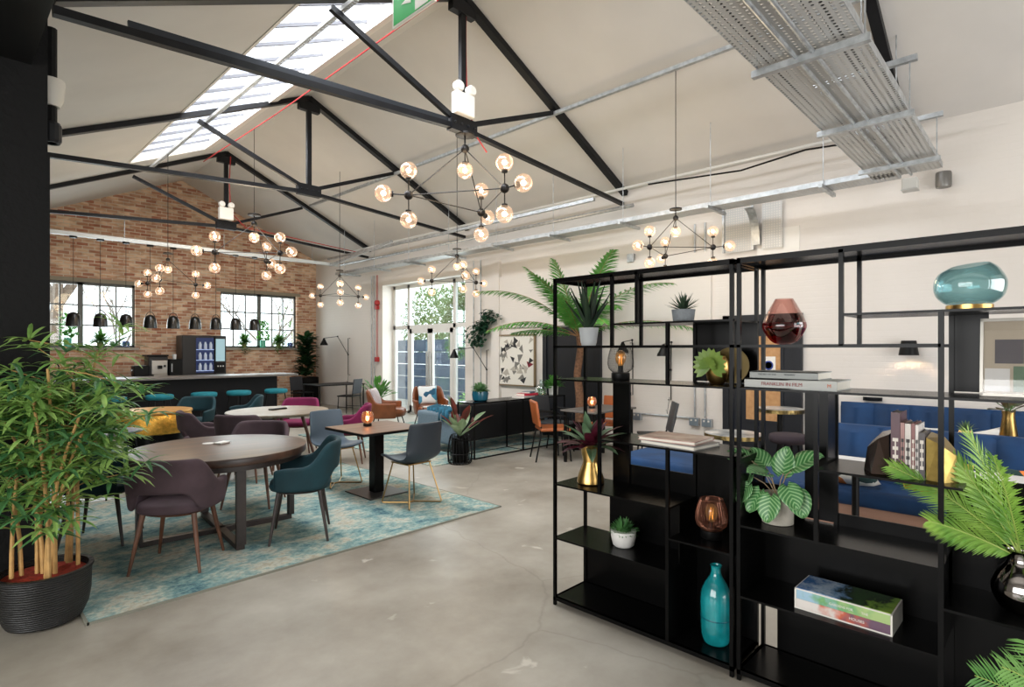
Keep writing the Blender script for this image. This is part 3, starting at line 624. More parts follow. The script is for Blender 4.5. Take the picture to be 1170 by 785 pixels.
# ================================================================ PENDANTS OVER THE BAR
rl = thing('lighting_rail', 'pale trunking rail across the brick wall, carrying the black pendants', 'rail', (4, 12.9, 3.69))
obj('trunking', bar((.4, 12.9, 3.71), (7.1, 12.9, 3.71), .09, .07), M('pale_trunking', (196, 200, 200), .45, .3), rl, wpos=True)
for x in (2.6, 4.4, 6.4): obj('hanger_rod', T([(x, 12.86, 3.72), (x, 12.86, 4.1)], .006, 5), galv, rl, wpos=True)
tag(obj('service_channel', bar((6.2, 9.2, 3.69), (6.9, 12.9, 3.69), .06, .05), galv, None), 'slanting galvanised bar at the right end of the pendant rail', 'channel')
pend = None
nm = ['first', 'second', 'third', 'fourth', 'fifth', 'sixth', 'seventh', 'eighth', 'ninth']
for k in range(9):
    loc = (1.82+.405*k, 12.9, 2.02); lab = 'black bell pendant over the bar, %s from the left' % nm[k]
    if pend is None:
        pend = thing('pendant_lamp', lab, 'pendant lamp', loc, 0, 'black bell pendants over the bar')
        obj('lamp_shade', La([(.112, 0), (.111, .03), (.105, .12), (.088, .19), (.055, .235), (.02, .25), (.02, .262), (.060, .245), (.095, .198), (.110, .122), (.116, .03), (.116, 0)], 24, close=True), M('black_pendant', (10, 10, 10), .28), pend, smooth=True)
        hp = [(math.cos(a)*.085, 0, .17+math.sin(a)*.15) for a in [PI*i/10 for i in range(11)]]
        obj('handle', T(hp, .006, 6), hubm, pend); obj('cord', T([(0, 0, .25), (0, 0, 1.655)], .004, 5), wireblk, pend)
        obj('canopy', La([(.06, 1.62), (.06, 1.65)], 14), wireblk, pend); obj('bulb', ball(nb(), (0, 0, .09), .035, 12), M('pendant_bulb', (255, 225, 190), .5, emit=3), pend, smooth=2)
    else: dup(pend, loc, 0, lab)

# ================================================================ RUGS
t = obj('rug', box(.64, 4.0, 4.03, 7.15, 0, .012), rug_m); tag(t, 'distressed blue and cream rug under the near round table', 'rug')
b = nb()
for a in ((.63, 4.01, 4.015, 4.03), (.63, 4.01, 7.15, 7.165), (.625, .64, 4.015, 7.165), (4.0, 4.015, 4.015, 7.165)): bx(b, *a, 0, .013)
bmesh.ops.translate(b, verts=b.verts[:], vec=(0, 0, 0)); obj('rug_binding', b, M('rug_binding', (120, 120, 108), .95), t)
t = obj('rug', box(4.75, 7.7, 6.05, 10.1, 0, .012), rug_m); tag(t, 'distressed blue rug beneath the lounge sofa', 'rug')
t = obj('rug', box(-.3, 3.2, 8.0, 11.4, 0, .012), rug_m); tag(t, 'distressed blue rug under the gold drum table', 'rug')

# ================================================================ SEATING
SUB = ('SUBSURF', dict(levels=1, render_levels=2)); SOL = lambda th: ('SOLIDIFY', dict(thickness=th, offset=0))
def shell(nu, nv, span, rx, ry, zt, zb, flare=.12, e=.8, y0=0):
    """tub shell open to +Y; zt/zb give its top and bottom for t in -1..1 around the back"""
    b = nb(); g = []
    for i in range(nu+1):
        t = -1+2*i/nu; a = math.radians(span)*t; s, c = math.sin(a), math.cos(a)
        x = rx*math.copysign(abs(s)**e, s); y = -ry*math.copysign(abs(c)**e, c)+y0
        row = []
        for j in range(nv+1):
            v = j/nv; z = zb(abs(t))+(zt(abs(t))-zb(abs(t)))*v; k = 1+flare*((z-.45)/.35)
            row.append(b.verts.new((x*k, y0+(y-y0)*(k if c > 0 else 1), z)))
        g.append(row)
    for i in range(nu):
        for j in range(nv): b.faces.new((g[i][j], g[i+1][j], g[i+1][j+1], g[i][j+1]))
    return b
def sm(a, b_, x): x = max(0, min(1, (x-a)/(b_-a))); return x*x*(3-2*x)
def padseat(rx, ry, z0, z1, y0=0, n=28, sq=.75):
    b = nb(); prof = [(.80, z0), (.96, z0+.012), (1.0, (z0+z1)/2), (.97, z1-.012), (.85, z1), (.4, z1+.006), (.001, z1+.008)]
    rings = []
    for r, z in prof:
        rings.append([b.verts.new((rx*r*math.copysign(abs(math.cos(2*PI*j/n))**sq, math.cos(2*PI*j/n)), y0+ry*r*math.copysign(abs(math.sin(2*PI*j/n))**sq, math.sin(2*PI*j/n)), z)) for j in range(n)])
    b.faces.new(rings[0][::-1])
    for i in range(len(prof)-1):
        for j in range(n): b.faces.new((rings[i][j], rings[i][(j+1) % n], rings[i+1][(j+1) % n], rings[i+1][j]))
    b.faces.new(rings[-1]); return b
def tubchair(name, label, mat, legm, group, quilt=False):
    t = thing(name, label, 'chair', (0, 0, 0), 0, group)
    zt = lambda s: .82-.19*sm(.34, .66, s)-.02*sm(.8, 1, s)
    zb = lambda s: .575-.14*sm(.2, .42, s)
    obj('backrest', shell(28, 5, 128, .275, .275, zt, zb, .13, .8, .02), mat, t, smooth=2, mods=(SOL(.05), SUB))
    obj('seat', padseat(.25, .25, .41, .485, .02), mat, t, smooth=2)
    obj('seat_base', padseat(.2, .2, .385, .415, .02), legm, t, smooth=2)
    for sx in (-1, 1):
        for sy in (-1, 1): obj('leg', T([(sx*.17, .02+sy*.16, .41), (sx*.235, .02+sy*.225, 0)], .019, 10, .010), legm, t, smooth=True)
    return t
G1 = 'velvet tub chairs round the tables'
mv = tubchair('tub_chair', 'mauve velvet tub chair nearest the camera, seen from behind at the near round table', mauve, walnut, G1)
def put(o, x, y, tx, ty, label, z=.012, group=None):
    rz = face(tx-x, ty-y); return dup(o, (x, y, z), rz, label, group)
mv.location = (1.27, 4.66, .012); mv.rotation_euler.z = face(1.76-1.27, 5.28-4.66)
put(mv, 2.33, 5.93, 1.7, 5.25, 'mauve velvet tub chair across the near round table, facing the camera')
put(mv, 2.45, 7.85, 3.38, 7.8, 'mauve velvet tub chair left of the far round table, arm side showing', 0)
put(mv, 2.66, 7.08, 3.38, 7.79, 'mauve velvet tub chair with its back to the camera at the far round table')
tl = tubchair('tub_chair', 'dark teal velvet tub chair right of the near round table, side view', teal, dwood, G1)
tl.location = (2.22, 4.62, .012); tl.rotation_euler.z = face(-.75, .42)
put(tl, .98, 5.72, 1.76, 5.28, 'dark teal velvet tub chair half hidden behind the bamboo plant')
put(tl, 2.95, 10.0, 2.3, 9.2, 'teal velvet tub chair right behind the gold drum table', 0)
put(tl, 3.68, 9.85, 2.6, 10.2, 'teal velvet tub chair further right of the gold drum table, turned sideways', 0)
mg = tubchair('tub_chair', 'magenta velvet tub chair behind the far round table', magenta, walnut, G1)
mg.location = (4.02, 8.55, 0); mg.rotation_euler.z = face(3.38-4.02, 7.79-8.55)
put(mg, 4.15, 7.22, 3.38, 7.79, 'magenta velvet tub chair behind the grey leather chair', 0)

def roundtable_base(): pass
# near round table
t = thing('round_table', 'large round dark plank table nearest the camera', 'table', (1.76, 5.22, .012), math.radians(-4))
obj('tabletop', La([(.68, .675), (.697, .68), (.70, .69), (.70, .735), (.697, .74), (.68, .742)], 64), tabwood, t, smooth=True)
obj('apron', La([(.64, .63), (.66, .635), (.66, .675)], 48), dwood, t, smooth=True)
for s in (0, 1):
    b = nb()
    L2 = .60
    m = Matrix.Rotation(PI/2*s-.02, 3, 'Z')
    bb = nb(); bx(bb, -L2, L2, -.03, .03, .0, .04); 
    bmesh.ops.rotate(bb, verts=bb.verts[:], matrix=m); obj('cross_bar', bb, dwood, t)
    for e in (-1, 1):
        bb = nb(); bx(bb, e*L2-.022, e*L2+.022, -.035, .035, .04, .635); bmesh.ops.rotate(bb, verts=bb.verts[:], matrix=m); obj('leg', bb, dwood, t)
tt = thing('coaster', 'small white coaster lying left on the near round table', 'coaster', (1.72, 5.42, .754), 0, 'coasters on the near round table'); obj('disc', La([(.045, 0), (.047, .003), (.045, .008)], 20), whiteg, tt)
tt = thing('card_holder', 'flat white card tile lying on the near round table', 'tile', (1.82, 5.37, .754), .5); obj('tile', rbox(-.06, .06, -.04, .04, 0, .014, .005), whiteg, tt)
# far round table
t = thing('round_table', 'round grey-wood table with splayed wooden legs farther back', 'table', (3.38, 7.79, 0))
obj('tabletop', La([(.60, .70), (.665, .725), (.67, .735), (.665, .745)], 56), tabwood2, t, smooth=True)
for k in range(4):
    a = PI/4+PI/2*k+.25; obj('leg', T([(.3*math.cos(a), .3*math.sin(a), .71), (.5*math.cos(a), .5*math.sin(a), 0)], .026, 10, .015), walnut, t, smooth=True)
tt = thing('sign_plaque', 'small dark slab lying flat on the far round table', 'plaque', (3.42, 7.9, .745), .3); obj('slab', rbox(-.13, .13, -.04, .04, 0, .02, .005), wireblk, tt)
# gold drum table
ham = M('hammered_gold', (226, 170, 74), .32, .85, bump=.7, bs=55, var=.2, vs=20)
t = thing('drum_table', 'round hammered-gold drum table on a black plinth', 'table', (2.2, 9.1, .012))
obj('drum', La([(0.396, .42), (0.441, .435), (0.450, .46), (0.459, .56), (0.450, .68), (0.436, .70)], 48), ham, t, smooth=True)
obj('tabletop', La([(0.436, .70), (0.459, .705), (0.464, .72), (0.459, .735), (0.441, .738)], 48), M('gold_top', (206, 158, 90), .4, .8, var=.15, vs=5), t, smooth=True)
obj('plinth', La([(.36, 0), (.36, .43)], 40), black, t, smooth=True)
# small wire-legged table/stool at left
t = thing('wire_stool', 'wire-legged stool with white and grey top beside the bamboo', 'stool', (1.42, 7.35, 0), .3)
obj('seat', padseat(.23, .19, .68, .72), M('white_grey_pad', (226, 226, 224), .6, col2=(70, 78, 92), vs=2.2), t, smooth=2)
for sx in (-1, 1):
    for sy in (-1, 1): obj('leg', T([(sx*.12, sy*.10, .68), (sx*.2, sy*.17, 0)], .008, 6), wireblk, t)
# cafe table
t = thing('cafe_table', 'square brown cafe table on a black column base', 'table', (3.44, 5.40, .012))
obj('tabletop', rbox(-.40, .40, -.40, .40, .70, .728, .004, 1), cafewood, t); obj('top_edge', box(-.402, .402, -.402, .402, .697, .722), wireblk, t)
obj('column', rbox(-.06, .06, -.06, .06, .01, .70, .01), black, t); obj('base_plate', rbox(-.24, .24, -.26, .26, 0, .014, .006, 2), M('black_base', (40, 38, 37), .35), t)
def candle(loc, label, mesh=False):
    t = thing('tea_light_lamp', label, 'table lamp', loc, 0, 'glowing table lamps')
    obj('glass_shade', La([(.04, .035), (.062, .06), (.07, .09), (.064, .13), (.05, .16), (.047, .16), (.061, .128), (.067, .09), (.059, .062), (.038, .04)], 24, close=True), glassmat('amber_lamp_glass', (240, 196, 160), .1, .05, .10, (255, 180, 120)), t, smooth=True)
    obj('base', La([(.045, 0), (.047, .004), (.047, .03), (.03, .04)], 20), hubm, t, smooth=True)
    obj('bulb', ball(nb(), (0, 0, .085), .02, 10, 1.5), bulb_m, t, smooth=2); return t
cd = candle((3.40, 5.52, .74), 'glowing amber glass lamp on the square cafe table')
# shell chairs with gold rod legs
def shellchair(name, label, mat, legm):
    t = thing(name, label, 'chair', (0, 0, 0), 0, 'leather shell chairs at the cafe table')
    pf = [(.25, .455, .21), (.20, .47, .225), (.08, .445, .235), (-.06, .43, .235), (-.16, .445, .23), (-.215, .50, .225), (-.235, .60, .225), (-.255, .72, .222), (-.275, .83, .215), (-.28, .85, .205)]
    b = nb(); g = []
    for y, z, hw in pf:
        row = []
        for i in range(9):
            s = -1+i/4; lift = .045*abs(s)**2.5
            row.append(b.verts.new((s*hw, y+(lift if z > .5 else 0), z+(lift*.9 if z <= .5 else 0))))
        g.append(row)
    for i in range(len(g)-1):
        for j in range(8): b.faces.new((g[i][j], g[i+1][j], g[i+1][j+1], g[i][j+1]))
    obj('seat_shell', b, mat, t, smooth=2, mods=(SOL(.028), SUB))
    for s in (-1, 1):
        obj('leg', T([(s*.13, .13, .43), (s*.21, .21, .02), (s*.205, .205, .008), (s*.03, .0, .008)], .0075, 8), legm, t)
        obj('leg', T([(s*.13, -.13, .43), (s*.21, -.23, .02), (s*.205, -.225, .008), (s*.03, .0, .008)], .0075, 8), legm, t)
    obj('seat_bracket', box(-.15, .15, -.14, .14, .418, .43), legm, t)
    obj('foot_link', T([(-.03, 0, .008), (.03, 0, .008)], .0075, 8), legm, t)
    return t
sc = shellchair('shell_chair', 'dark blue leather shell chair in front of the cafe table, seen from behind', slate, goldm)
sc.location = (3.46, 4.78, .012); sc.rotation_euler.z = math.radians(3)
s2 = shellchair('shell_chair', 'pale grey-blue leather shell chair behind the cafe table', greyblue, goldm)
s2.location = (3.34, 6.1, .012); s2.rotation_euler.z = math.radians(183)
# bar stools
bs = None
for k, (x, d) in enumerate(((2.25, 'leftmost, by the bamboo plant'), (3.0, 'second from the left'), (3.77, 'third from the left, behind the teal chair'), (4.43, 'second from the right'), (5.2, 'rightmost'))):
    if bs is None:
        bs = thing('bar_stool', 'round teal velvet bar stool, '+d, 'stool', (x, 12.1, 0), 0, 'teal stools along the bar')
        obj('seat', padseat(.235, .235, .65, .745, 0, 28, 1), tealb, bs, smooth=2)
        for sx in (-1, 1):
            for sy in (-1, 1): obj('leg', T([(sx*.12, sy*.12, .68), (sx*.19, sy*.19, 0)], .011, 8), wireblk, bs)
        fr = [(math.cos(a)*.225, math.sin(a)*.225, .24) for a in [2*PI*i/24 for i in range(25)]]; obj('foot_ring', T(fr, .008, 6), wireblk, bs)
    else: dup(bs, (x, 12.1, 0), .1*k, 'round teal velvet bar stool, '+d)
# bar counter, back counter and machines
t = thing('bar_counter', 'long black bar counter with a pale slab top', 'bar', (3.2, 12.95, 0))
obj('body', box(.3, 5.45, 12.62, 13.25, .0, 1.0), M('black_panel', (14, 14, 17), .55, spec=.2), t, wpos=True); obj('worktop', rbox(.2, 5.85, 12.42, 13.35, 1.0, 1.045, .006, 1), M('grey_slab', (104, 99, 95), .35, var=.08, vs=5), t, wpos=True)
t = thing('back_counter', 'black back counter against the brick wall under the machines', 'counter', (3.2, 15.2, 0))
obj('body', box(-.2, 5.5, 14.9, 15.8, 0, .92), M('black_panel', (0, 0, 0)), t, wpos=True); obj('worktop', box(-.2, 5.55, 14.85, 15.82, .92, .96), M('grey_slab', (0, 0, 0)), t, wpos=True)
t = thing('drinks_fridge', 'tall dark drinks dispenser with lit glass door on the back counter', 'drinks machine', (4.72, 15.3, .96))
obj('cabinet', nb() and rbox(-.5, .5, -.2, .3, 0, .98, .02), M('dark_appliance', (24, 21, 21), .4), t)
obj('shelf_window', box(-.2, .2, -.215, -.19, .06, .92), M('fridge_back', (30, 46, 90), .3, emit=.3), t)
for z in (.1, .36, .62):
    obj('lit_shelf', box(-.2, .2, -.235, -.21, z, z+.02), M('fridge_shelf', (170, 190, 230), .3, emit=.4), t)
b = nb()
for z in (.12, .38, .64):
    for x, c in ((-.12, 0), (0, 0), (.12, 0)): lathe(b, [(.035, 0), (.038, .02), (.038, .12), (.02, .16), (.02, .18)], 12, cx=x, cy=-.24, cz=z)
obj('cups', b, M('pale_cups', (205, 215, 235), .4), t, smooth=True)['kind'] = 'stuff'
obj('door_frame', nb() and box(.21, .24, -.23, -.2, .0, .96), wireblk, t); obj('screen', box(.25, .46, -.22, -.19, .34, .9), M('pale_screen', (170, 205, 216), .3, emit=.3), t); obj('keypad', box(.25, .46, -.215, -.19, .05, .3), wireblk, t)
for x in (.3, .36, .42): obj('button', box(x-.015, x+.015, -.225, -.21, .2, .23), whiteg, t)
t = thing('coffee_machine', 'silver and black coffee machine on the back counter', 'coffee machine', (3.72, 15.2, .96))
obj('body', rbox(-.2, .2, -.1, .3, 0, .47, .02), M('dark_appliance', (0, 0, 0)), t); obj('front_panel', rbox(-.15, .17, -.16, -.09, .05, .38, .012), M('brushed_steel', (176, 172, 166), .3, .9), t); obj('top_tray', box(-.24, .2, -.14, .3, .47, .51), wireblk, t)
obj('spout', box(-.03, .05, -.22, -.15, .18, .26), wireblk, t); obj('spout', box(.09, .13, -.2, -.15, .22, .27), wireblk, t); obj('drip_tray', box(-.13, .15, -.24, -.1, 0, .05), M('brushed_steel', (0, 0, 0)), t)
t = thing('milk_cooler', 'black milk unit with cups right of the coffee machine', 'appliance', (4.08, 15.2, .96)); obj('body', rbox(-.14, .14, -.12, .25, 0, .40, .012), wireblk, t); obj('cup_stack', La([(.035, .40), (.045, .49), (.045, .52)], 12), whiteg, t); obj('door_handle', box(-.1, -.08, -.14, -.12, .1, .3), galv, t)
t = thing('toaster', 'black toaster left of the coffee machine', 'toaster', (3.38, 15.2, .96)); obj('body', rbox(-.16, .16, -.12, .12, .01, .26, .03), wireblk, t); obj('slot', box(-.11, .11, -.03, .03, .255, .265), galv, t); obj('lever', box(-.19, -.16, -.02, .02, .14, .18), galv, t)
def tap(loc, label):
    t = thing('tap', label, 'tap', loc, 0, 'black sink taps'); p = [(0, 0, 0), (0, 0, .26)]+[(.09-.09*math.cos(a), 0, .26+.09*math.sin(a)) for a in [PI*i/8 for i in range(1, 9)]]+[(.18, 0, .2)]
    obj('spout', T(p, .013, 8), wireblk, t, smooth=True); obj('base', La([(.026, 0), (.026, .05), (.018, .07)], 14), wireblk, t, smooth=True); obj('lever', T([(0, -.02, .05), (-.02, -.09, .09)], .007, 6), wireblk, t); return t
tp = tap((2.16, 15.2, .96), 'black swan-neck tap right, nearer the toaster'); dup(tp, (1.72, 15.2, .96), 0, 'black swan-neck tap left, by the bamboo leaves')
# window-sill plants and pots on the brick wall
def sillplant(x, kind, label):
    t = thing('sill_plant', label, 'plant', (x, 15.80, WB), 0, 'little plants on the brick wall sills'); rr = random.Random(int(x*100))
    if kind == 'vine':
        obj('pot', La([(.05, 0), (.07, .02), (.075, .2), (.07, .21)], 16), M('mint_glass', (96, 190, 160), .2), t, smooth=True)
    else: obj('pot', La([(.05, 0), (.07, .12), (.068, .13)], 16), M('olive_pot', (140, 150, 90), .6), t, smooth=True)
    b = nb()
    for _ in range(150):
        a = rr.uniform(0, 2*PI); e = rr.uniform(-.2, 1.3); d = (math.cos(a)*math.cos(e), math.sin(a)*math.cos(e)-.2, math.sin(e))
        if kind == 'vine': p = Vector((rr.uniform(-.14, .16), rr.uniform(-.08, .06), .2+rr.random()**1.2*.55)); leaf(b, p, d, .09, .07, .5, 2)
        else: leaf(b, (0, 0, .15), d, rr.uniform(.2, .36), .04, .7, 3)
    if kind != 'vine':
        for _ in range(40): leaf(b, (rr.uniform(-.14, .14), rr.uniform(-.12, -.02), rr.uniform(-.16, .05)), (rr.uniform(-1, 1), -.5, rr.uniform(-.5, .5)), .06, .04, .4, 2)
    obj('foliage', b, fern if kind == 'vine' else green, t); return t
sillplant(1.62, 'spiky', 'spiky plant on the left sill nearest the black column')
sillplant(2.13, 'vine', 'leafy stems in a mint glass jar on the left sill')
sillplant(2.72, 'spiky', 'spiky trailing plant right half of the left sill')
sillplant(5.92, 'spiky', 'spiky trailing plant left half of the right-hand sill'); sillplant(6.42, 'vine', 'thin leafy stems mid right-hand sill'); sillplant(6.86, 'spiky', 'spiky trailing plant right half of the right-hand sill')
for x, l in ((3.22, 'squat blue glass candle jar at the left sill end'), (7.2, 'squat blue glass candle jar at the right-hand sill end')):
    t = thing('glass_jar', l, 'jar', (x, 15.82, WB)); obj('jar', La([(.06, 0), (.08, .02), (.08, .12), (.065, .15), (.062, .15), (.076, .12), (.076, .02)], 18, close=True), glassmat('blue_glass', (150, 175, 205), .12), t, smooth=True); obj('candle', La([(.05, .01), (.05, .07)], 14), whiteg, t)
# tall corner plant and corner desk
t = thing('tall_plant', 'tall dark fiddle-leaf plant in a black planter in the far corner', 'plant', (7.35, 15.15, 0))
obj('planter', rbox(-.26, .26, -.26, .26, 0, .82, .015), black, t); rr = random.Random(4); b = nb()
obj('stem', T([(0, 0, .8), (.02, .02, 1.9)], .03, 8), bark, t); obj('soil', box(-.24, .24, -.24, .24, .815, .83), soil, t)
for _ in range(230):
    z = rr.uniform(.85, 1.95); a = rr.uniform(0, 2*PI); leaf(b, (math.cos(a)*.08, math.sin(a)*.08, z), (math.cos(a), math.sin(a), rr.uniform(-.1, .9)), rr.uniform(.2, .36), .15, .5, 3)
obj('foliage', b, dgreen, t)
t = thing('desk', 'thin black desk against the far white wall', 'desk', (7.1, 13.2, 0)); obj('desktop', rbox(-.6, .65, -.5, .4, .70, .725, .004, 1), wireblk, t)
for x in (-.57, .62):
    for y in (-.47, .37): obj('leg', bar((x, y, 0), (x, y, .7), .025, .025), wireblk, t)
def sidechair(label, loc, rz):
    t = thing('side_chair', label, 'chair', loc, rz, 'black side chairs'); obj('seat', rbox(-.21, .21, -.21, .21, .45, .48, .012), wireblk, t)
    b = rbox(-.2, .2, -.012, .012, 0, .36, .01); bmesh.ops.rotate(b, verts=b.verts[:], matrix=Matrix.Rotation(.12, 3, 'X')); obj('backrest', b, M('black_mesh', (34, 36, 42), .6), t, loc=(0, -.2, .52))
    for sx in (-1, 1): 
        obj('leg', T([(sx*.18, .18, .45), (sx*.2, .2, 0)], .011, 8), wireblk, t); obj('leg', T([(sx*.18, -.24, .84), (sx*.18, -.19, .45), (sx*.2, -.22, 0)], .011, 8), wireblk, t)
        obj('stretcher', T([(sx*.19, .19, .2), (sx*.19, -.2, .2)], .007, 6), wireblk, t)
    return t
sc1 = sidechair('black chair at the left end of the far desk', (6.75, 14.1, 0), face(.3, -1)); dup(sc1, (7.1, 12.35, 0), face(-.5, .9), 'black chair at the right end of the far desk')
# wall swing lamps
def swing(loc, label, flip=1, far=1.0):
    """hung on the right wall, bracket bar upright, arm reaching out"""
    t = thing('swing_arm_lamp', label, 'wall lamp', loc, 0, 'black swing-arm wall lamps')
    obj('wall_bar', T([(0, 0, -.55), (-.06, 0, -.55), (-.06, 0, .45), (0, 0, .45)], .009, 6), wireblk, t)
    j = Vector((-.06, 0, 0)); k = Vector((-.22, .28*flip, .5)); e = Vector((-.35, .80*flip, .46))
    obj('lamp_arm', T([j, k], .008, 6), wireblk, t); obj('lamp_arm', T([k, e], .008, 6), wireblk, t)
    for p in (j, k): obj('joint', ball(nb(), p, .022, 8), wireblk, t, smooth=2)
    obj('lamp_shade', La([(.11, -.2), (.10, -.16), (.03, -.05), (.025, 0), (.02, 0), (.095, -.165), (.105, -.2)], 20, close=True), wireblk, t, loc=e, smooth=True)
    obj('cord', T([(-.04, .02, -.5), (-.03, .08, -.8), (-.03, .12, -.72)], .004, 5), wireblk, t)
    return t
sw = swing((7.99, 13.85, 1.45), 'black swing-arm lamp on the far white wall over the desk')
dup(sw, (7.99, 8.36, 1.18), 0, 'black swing-arm lamp right of the glazed doors', scale=.9)
dup(sw, (7.97, 4.98, 1.32), PI/2, 'black swing-arm lamp on the wall behind the mesh lamp, left one', scale=.85)
dup(sw, (7.97, 4.30, 1.28), PI/2, 'black swing-arm lamp on the wall behind the left shelving, right one', scale=.85)
# leafy floor plant near the pipes
def leafy(name, label, loc, pot, potm, n, L_, W, h, mat, cat='plant', up=(.4, 1.3), seed=1, droop=.4, stems=True, hz=0, group=None, nseg=4):
    t = thing(name, label, cat, loc, 0, group); obj('pot', La(pot, 28), potm, t, smooth=True); ph = max(z for r, z in pot); rr_ = [r for r, z in pot if abs(z-ph) < .02]; rad = min(rr_)
    obj('soil', La([(rad*.97, ph-.03), (rad*.97, ph-.02)], 20), soil, t); rr = random.Random(seed); b = nb(); s = nb()
    for i in range(n):
        a = rr.uniform(0, 2*PI) if n > 12 else i*2.4+rr.uniform(-.2, .2); e = rr.uniform(*up); d = Vector((math.cos(a)*math.cos(e), math.sin(a)*math.cos(e), math.sin(e))); q = Vector((math.cos(a)*rad*.2, math.sin(a)*rad*.2, ph-.02))
        hh = rr.uniform(.3, 1)*h; p = q+d*hh
        if h > .02: tube(s, [q, q+Vector((d.x*hh*.3, d.y*hh*.3, d.z*hh*.6)), p], .004, 5)
        leaf(b, p, d+Vector((0, 0, -.25)), L_*rr.uniform(.75, 1.15), W*rr.uniform(.8, 1.1), droop, nseg)
    obj('foliage', b, mat, t)
    if h > .02: obj('stems', s, green, t)
    return t
leafy('floor_plant', 'leafy green plant behind the tan leather armchair', (7.35, 11.45, 0), [(.12, 0), (.16, .02), (.17, .4), (.165, .41)], whiteg, 60, .2, .09, .45, green, up=(.5, 1.4), seed=5)

# ================================================================ LOUNGE
def lounge(label, loc, rz, cushion):
    t = thing('lounge_armchair', label, 'armchair', loc, rz, 'tan leather lounge armchairs')
    zt = lambda s: .80-.26*sm(.3, .62, s); zb = lambda s: .22+.02*s
    obj('backrest', shell(28, 6, 122, .33, .34, zt, zb, .16, .72, .04), tan, t, smooth=2, mods=(SOL(.06), SUB))
    obj('seat', padseat(.32, .33, .26, .42, .06, sq=.6), tan, t, smooth=2)
    for sx in (-1, 1):
        for sy in (-1, 1): obj('leg', T([(sx*.22, .05+sy*.22, .26), (sx*.28, .05+sy*.29, 0)], .011, 8), wireblk, t)
    return t
def cushion(label, loc, rot, mat, s=.42, cat='cushion', group=None, th=.07):
    b = nb(); n = 10; g = {}
    for sgn in (1, -1):
        for i in range(n+1):
            for j in range(n+1):
                u, v = -1+2*i/n, -1+2*j/n; ed = (1-u*u)*(1-v*v); pin = 1-.09*(1-abs(abs(u)-abs(v)))*0; z = sgn*th*(max(0, ed)**.42)
                k = 1-.07*((1-u*u) if abs(v) > .99 else (1-v*v) if abs(u) > .99 else 0)
                if (i in (0, n) or j in (0, n)) and sgn == -1: g[(-1, i, j)] = g[(1, i, j)]; continue
                g[(sgn, i, j)] = b.verts.new((u*s/2*(k if abs(u) > .99 else 1), v*s/2*(k if abs(v) > .99 else 1), z))
        for i in range(n):
            for j in range(n): b.faces.new((g[(sgn, i, j)], g[(sgn, i+1, j)], g[(sgn, i+1, j+1)], g[(sgn, i, j+1)]))
    o = obj('cushion', b, mat, None, loc, smooth=2); o.rotation_euler = rot; tag(o, label, cat, group); return o
def patmat(name, cols, sc=7):
    m = bpy.data.materials.new(name); m.use_nodes = True; N, L = nodes(m); b = N['Principled BSDF']; b.inputs['Roughness'].default_value = .9; tc = N.new('ShaderNodeTexCoord')
    v = N.new('ShaderNodeTexVoronoi'); v.inputs['Scale'].default_value = sc; v.distance = 'MANHATTAN'; L.new(tc.outputs['Object'], v.inputs['Vector']); sp = N.new('ShaderNodeSeparateXYZ'); L.new(v.outputs['Color'], sp.inputs[0])
    r = N.new('ShaderNodeValToRGB'); r.color_ramp.interpolation = 'CONSTANT'; r.color_ramp.elements[0].color = lin(cols[0]); r.color_ramp.elements[1].position = 1/len(cols); r.color_ramp.elements[1].color = lin(cols[1])
    for i, c in enumerate(cols[2:]): e = r.color_ramp.elements.new((i+2)/len(cols)); e.color = lin(c)
    L.new(sp.outputs[0], r.inputs[0]); L.new(r.outputs[0], b.inputs['Base Color']); return m
lg = lounge('tan leather lounge armchair nearer the camera, seen from its side', (6.30, 9.55, .012), face(.75, -.75), None)
dup(lg, (7.30, 9.42, .012), face(-.5, -1), 'tan leather lounge armchair in front of the glazed doors')
cushion('pale mauve cushion in the nearer tan armchair', (6.17, 9.70, .64), (math.radians(72), 0, math.radians(45)), M('pale_mauve_fabric', (196, 186, 188), .9), .4)
cushion('blue and white patterned cushion in the armchair by the doors', (7.36, 9.58, .62), (math.radians(68), 0, math.radians(-28)), patmat('blue_leaf_pattern', [(70, 140, 170), (228, 232, 232), (40, 90, 120), (170, 205, 215)], 5), .42)
t = thing('side_table', 'thin-framed white side table between the tan armchairs', 'table', (7.0, 8.7, .012)); obj('tabletop', rbox(-.25, .25, -.25, .25, .44, .46, .004, 1), white, t)
for x in (-.24, .24):
    for y in (-.24, .24): obj('leg', bar((x, y, 0), (x, y, .44), .014, .014), wireblk, t)
# sofa: grey, with a black back towards the camera
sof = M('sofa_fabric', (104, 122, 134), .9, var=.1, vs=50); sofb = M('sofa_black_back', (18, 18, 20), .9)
t = thing('sofa', 'long grey and black sofa with its back to the shelving', 'sofa', (6.6, 6.9, .012))
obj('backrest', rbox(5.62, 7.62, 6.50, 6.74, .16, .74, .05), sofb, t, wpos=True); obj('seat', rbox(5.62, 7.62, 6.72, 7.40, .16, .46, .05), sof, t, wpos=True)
obj('arm', rbox(5.46, 5.64, 6.50, 7.40, .14, .62, .05), sof, t, wpos=True); obj('arm', rbox(7.60, 7.76, 6.50, 7.40, .14, .62, .05), sof, t, wpos=True)
for x in (5.6, 7.6):
    for y in (6.6, 7.3): obj('leg', T([(x, y, .16), (x, y, .012)], .016, 8), wireblk, t, wpos=True)
b = nb(); rr = random.Random(3)
for k in range(7): 
    x = 5.5+.02*k; tube(b, [(x-.06, 6.62+k*.1, .50), (x-.05, 6.62+k*.1, .655), (x+.12, 6.62+k*.1, .68), (x+.18, 6.62+k*.1, .6)], .035, 8)
tag(obj('throw_blanket', b, M('teal_blanket', (40, 96, 120), .95, var=.3, vs=14), None, smooth=2), 'bunched teal blanket draped over the left arm of the sofa', 'blanket')
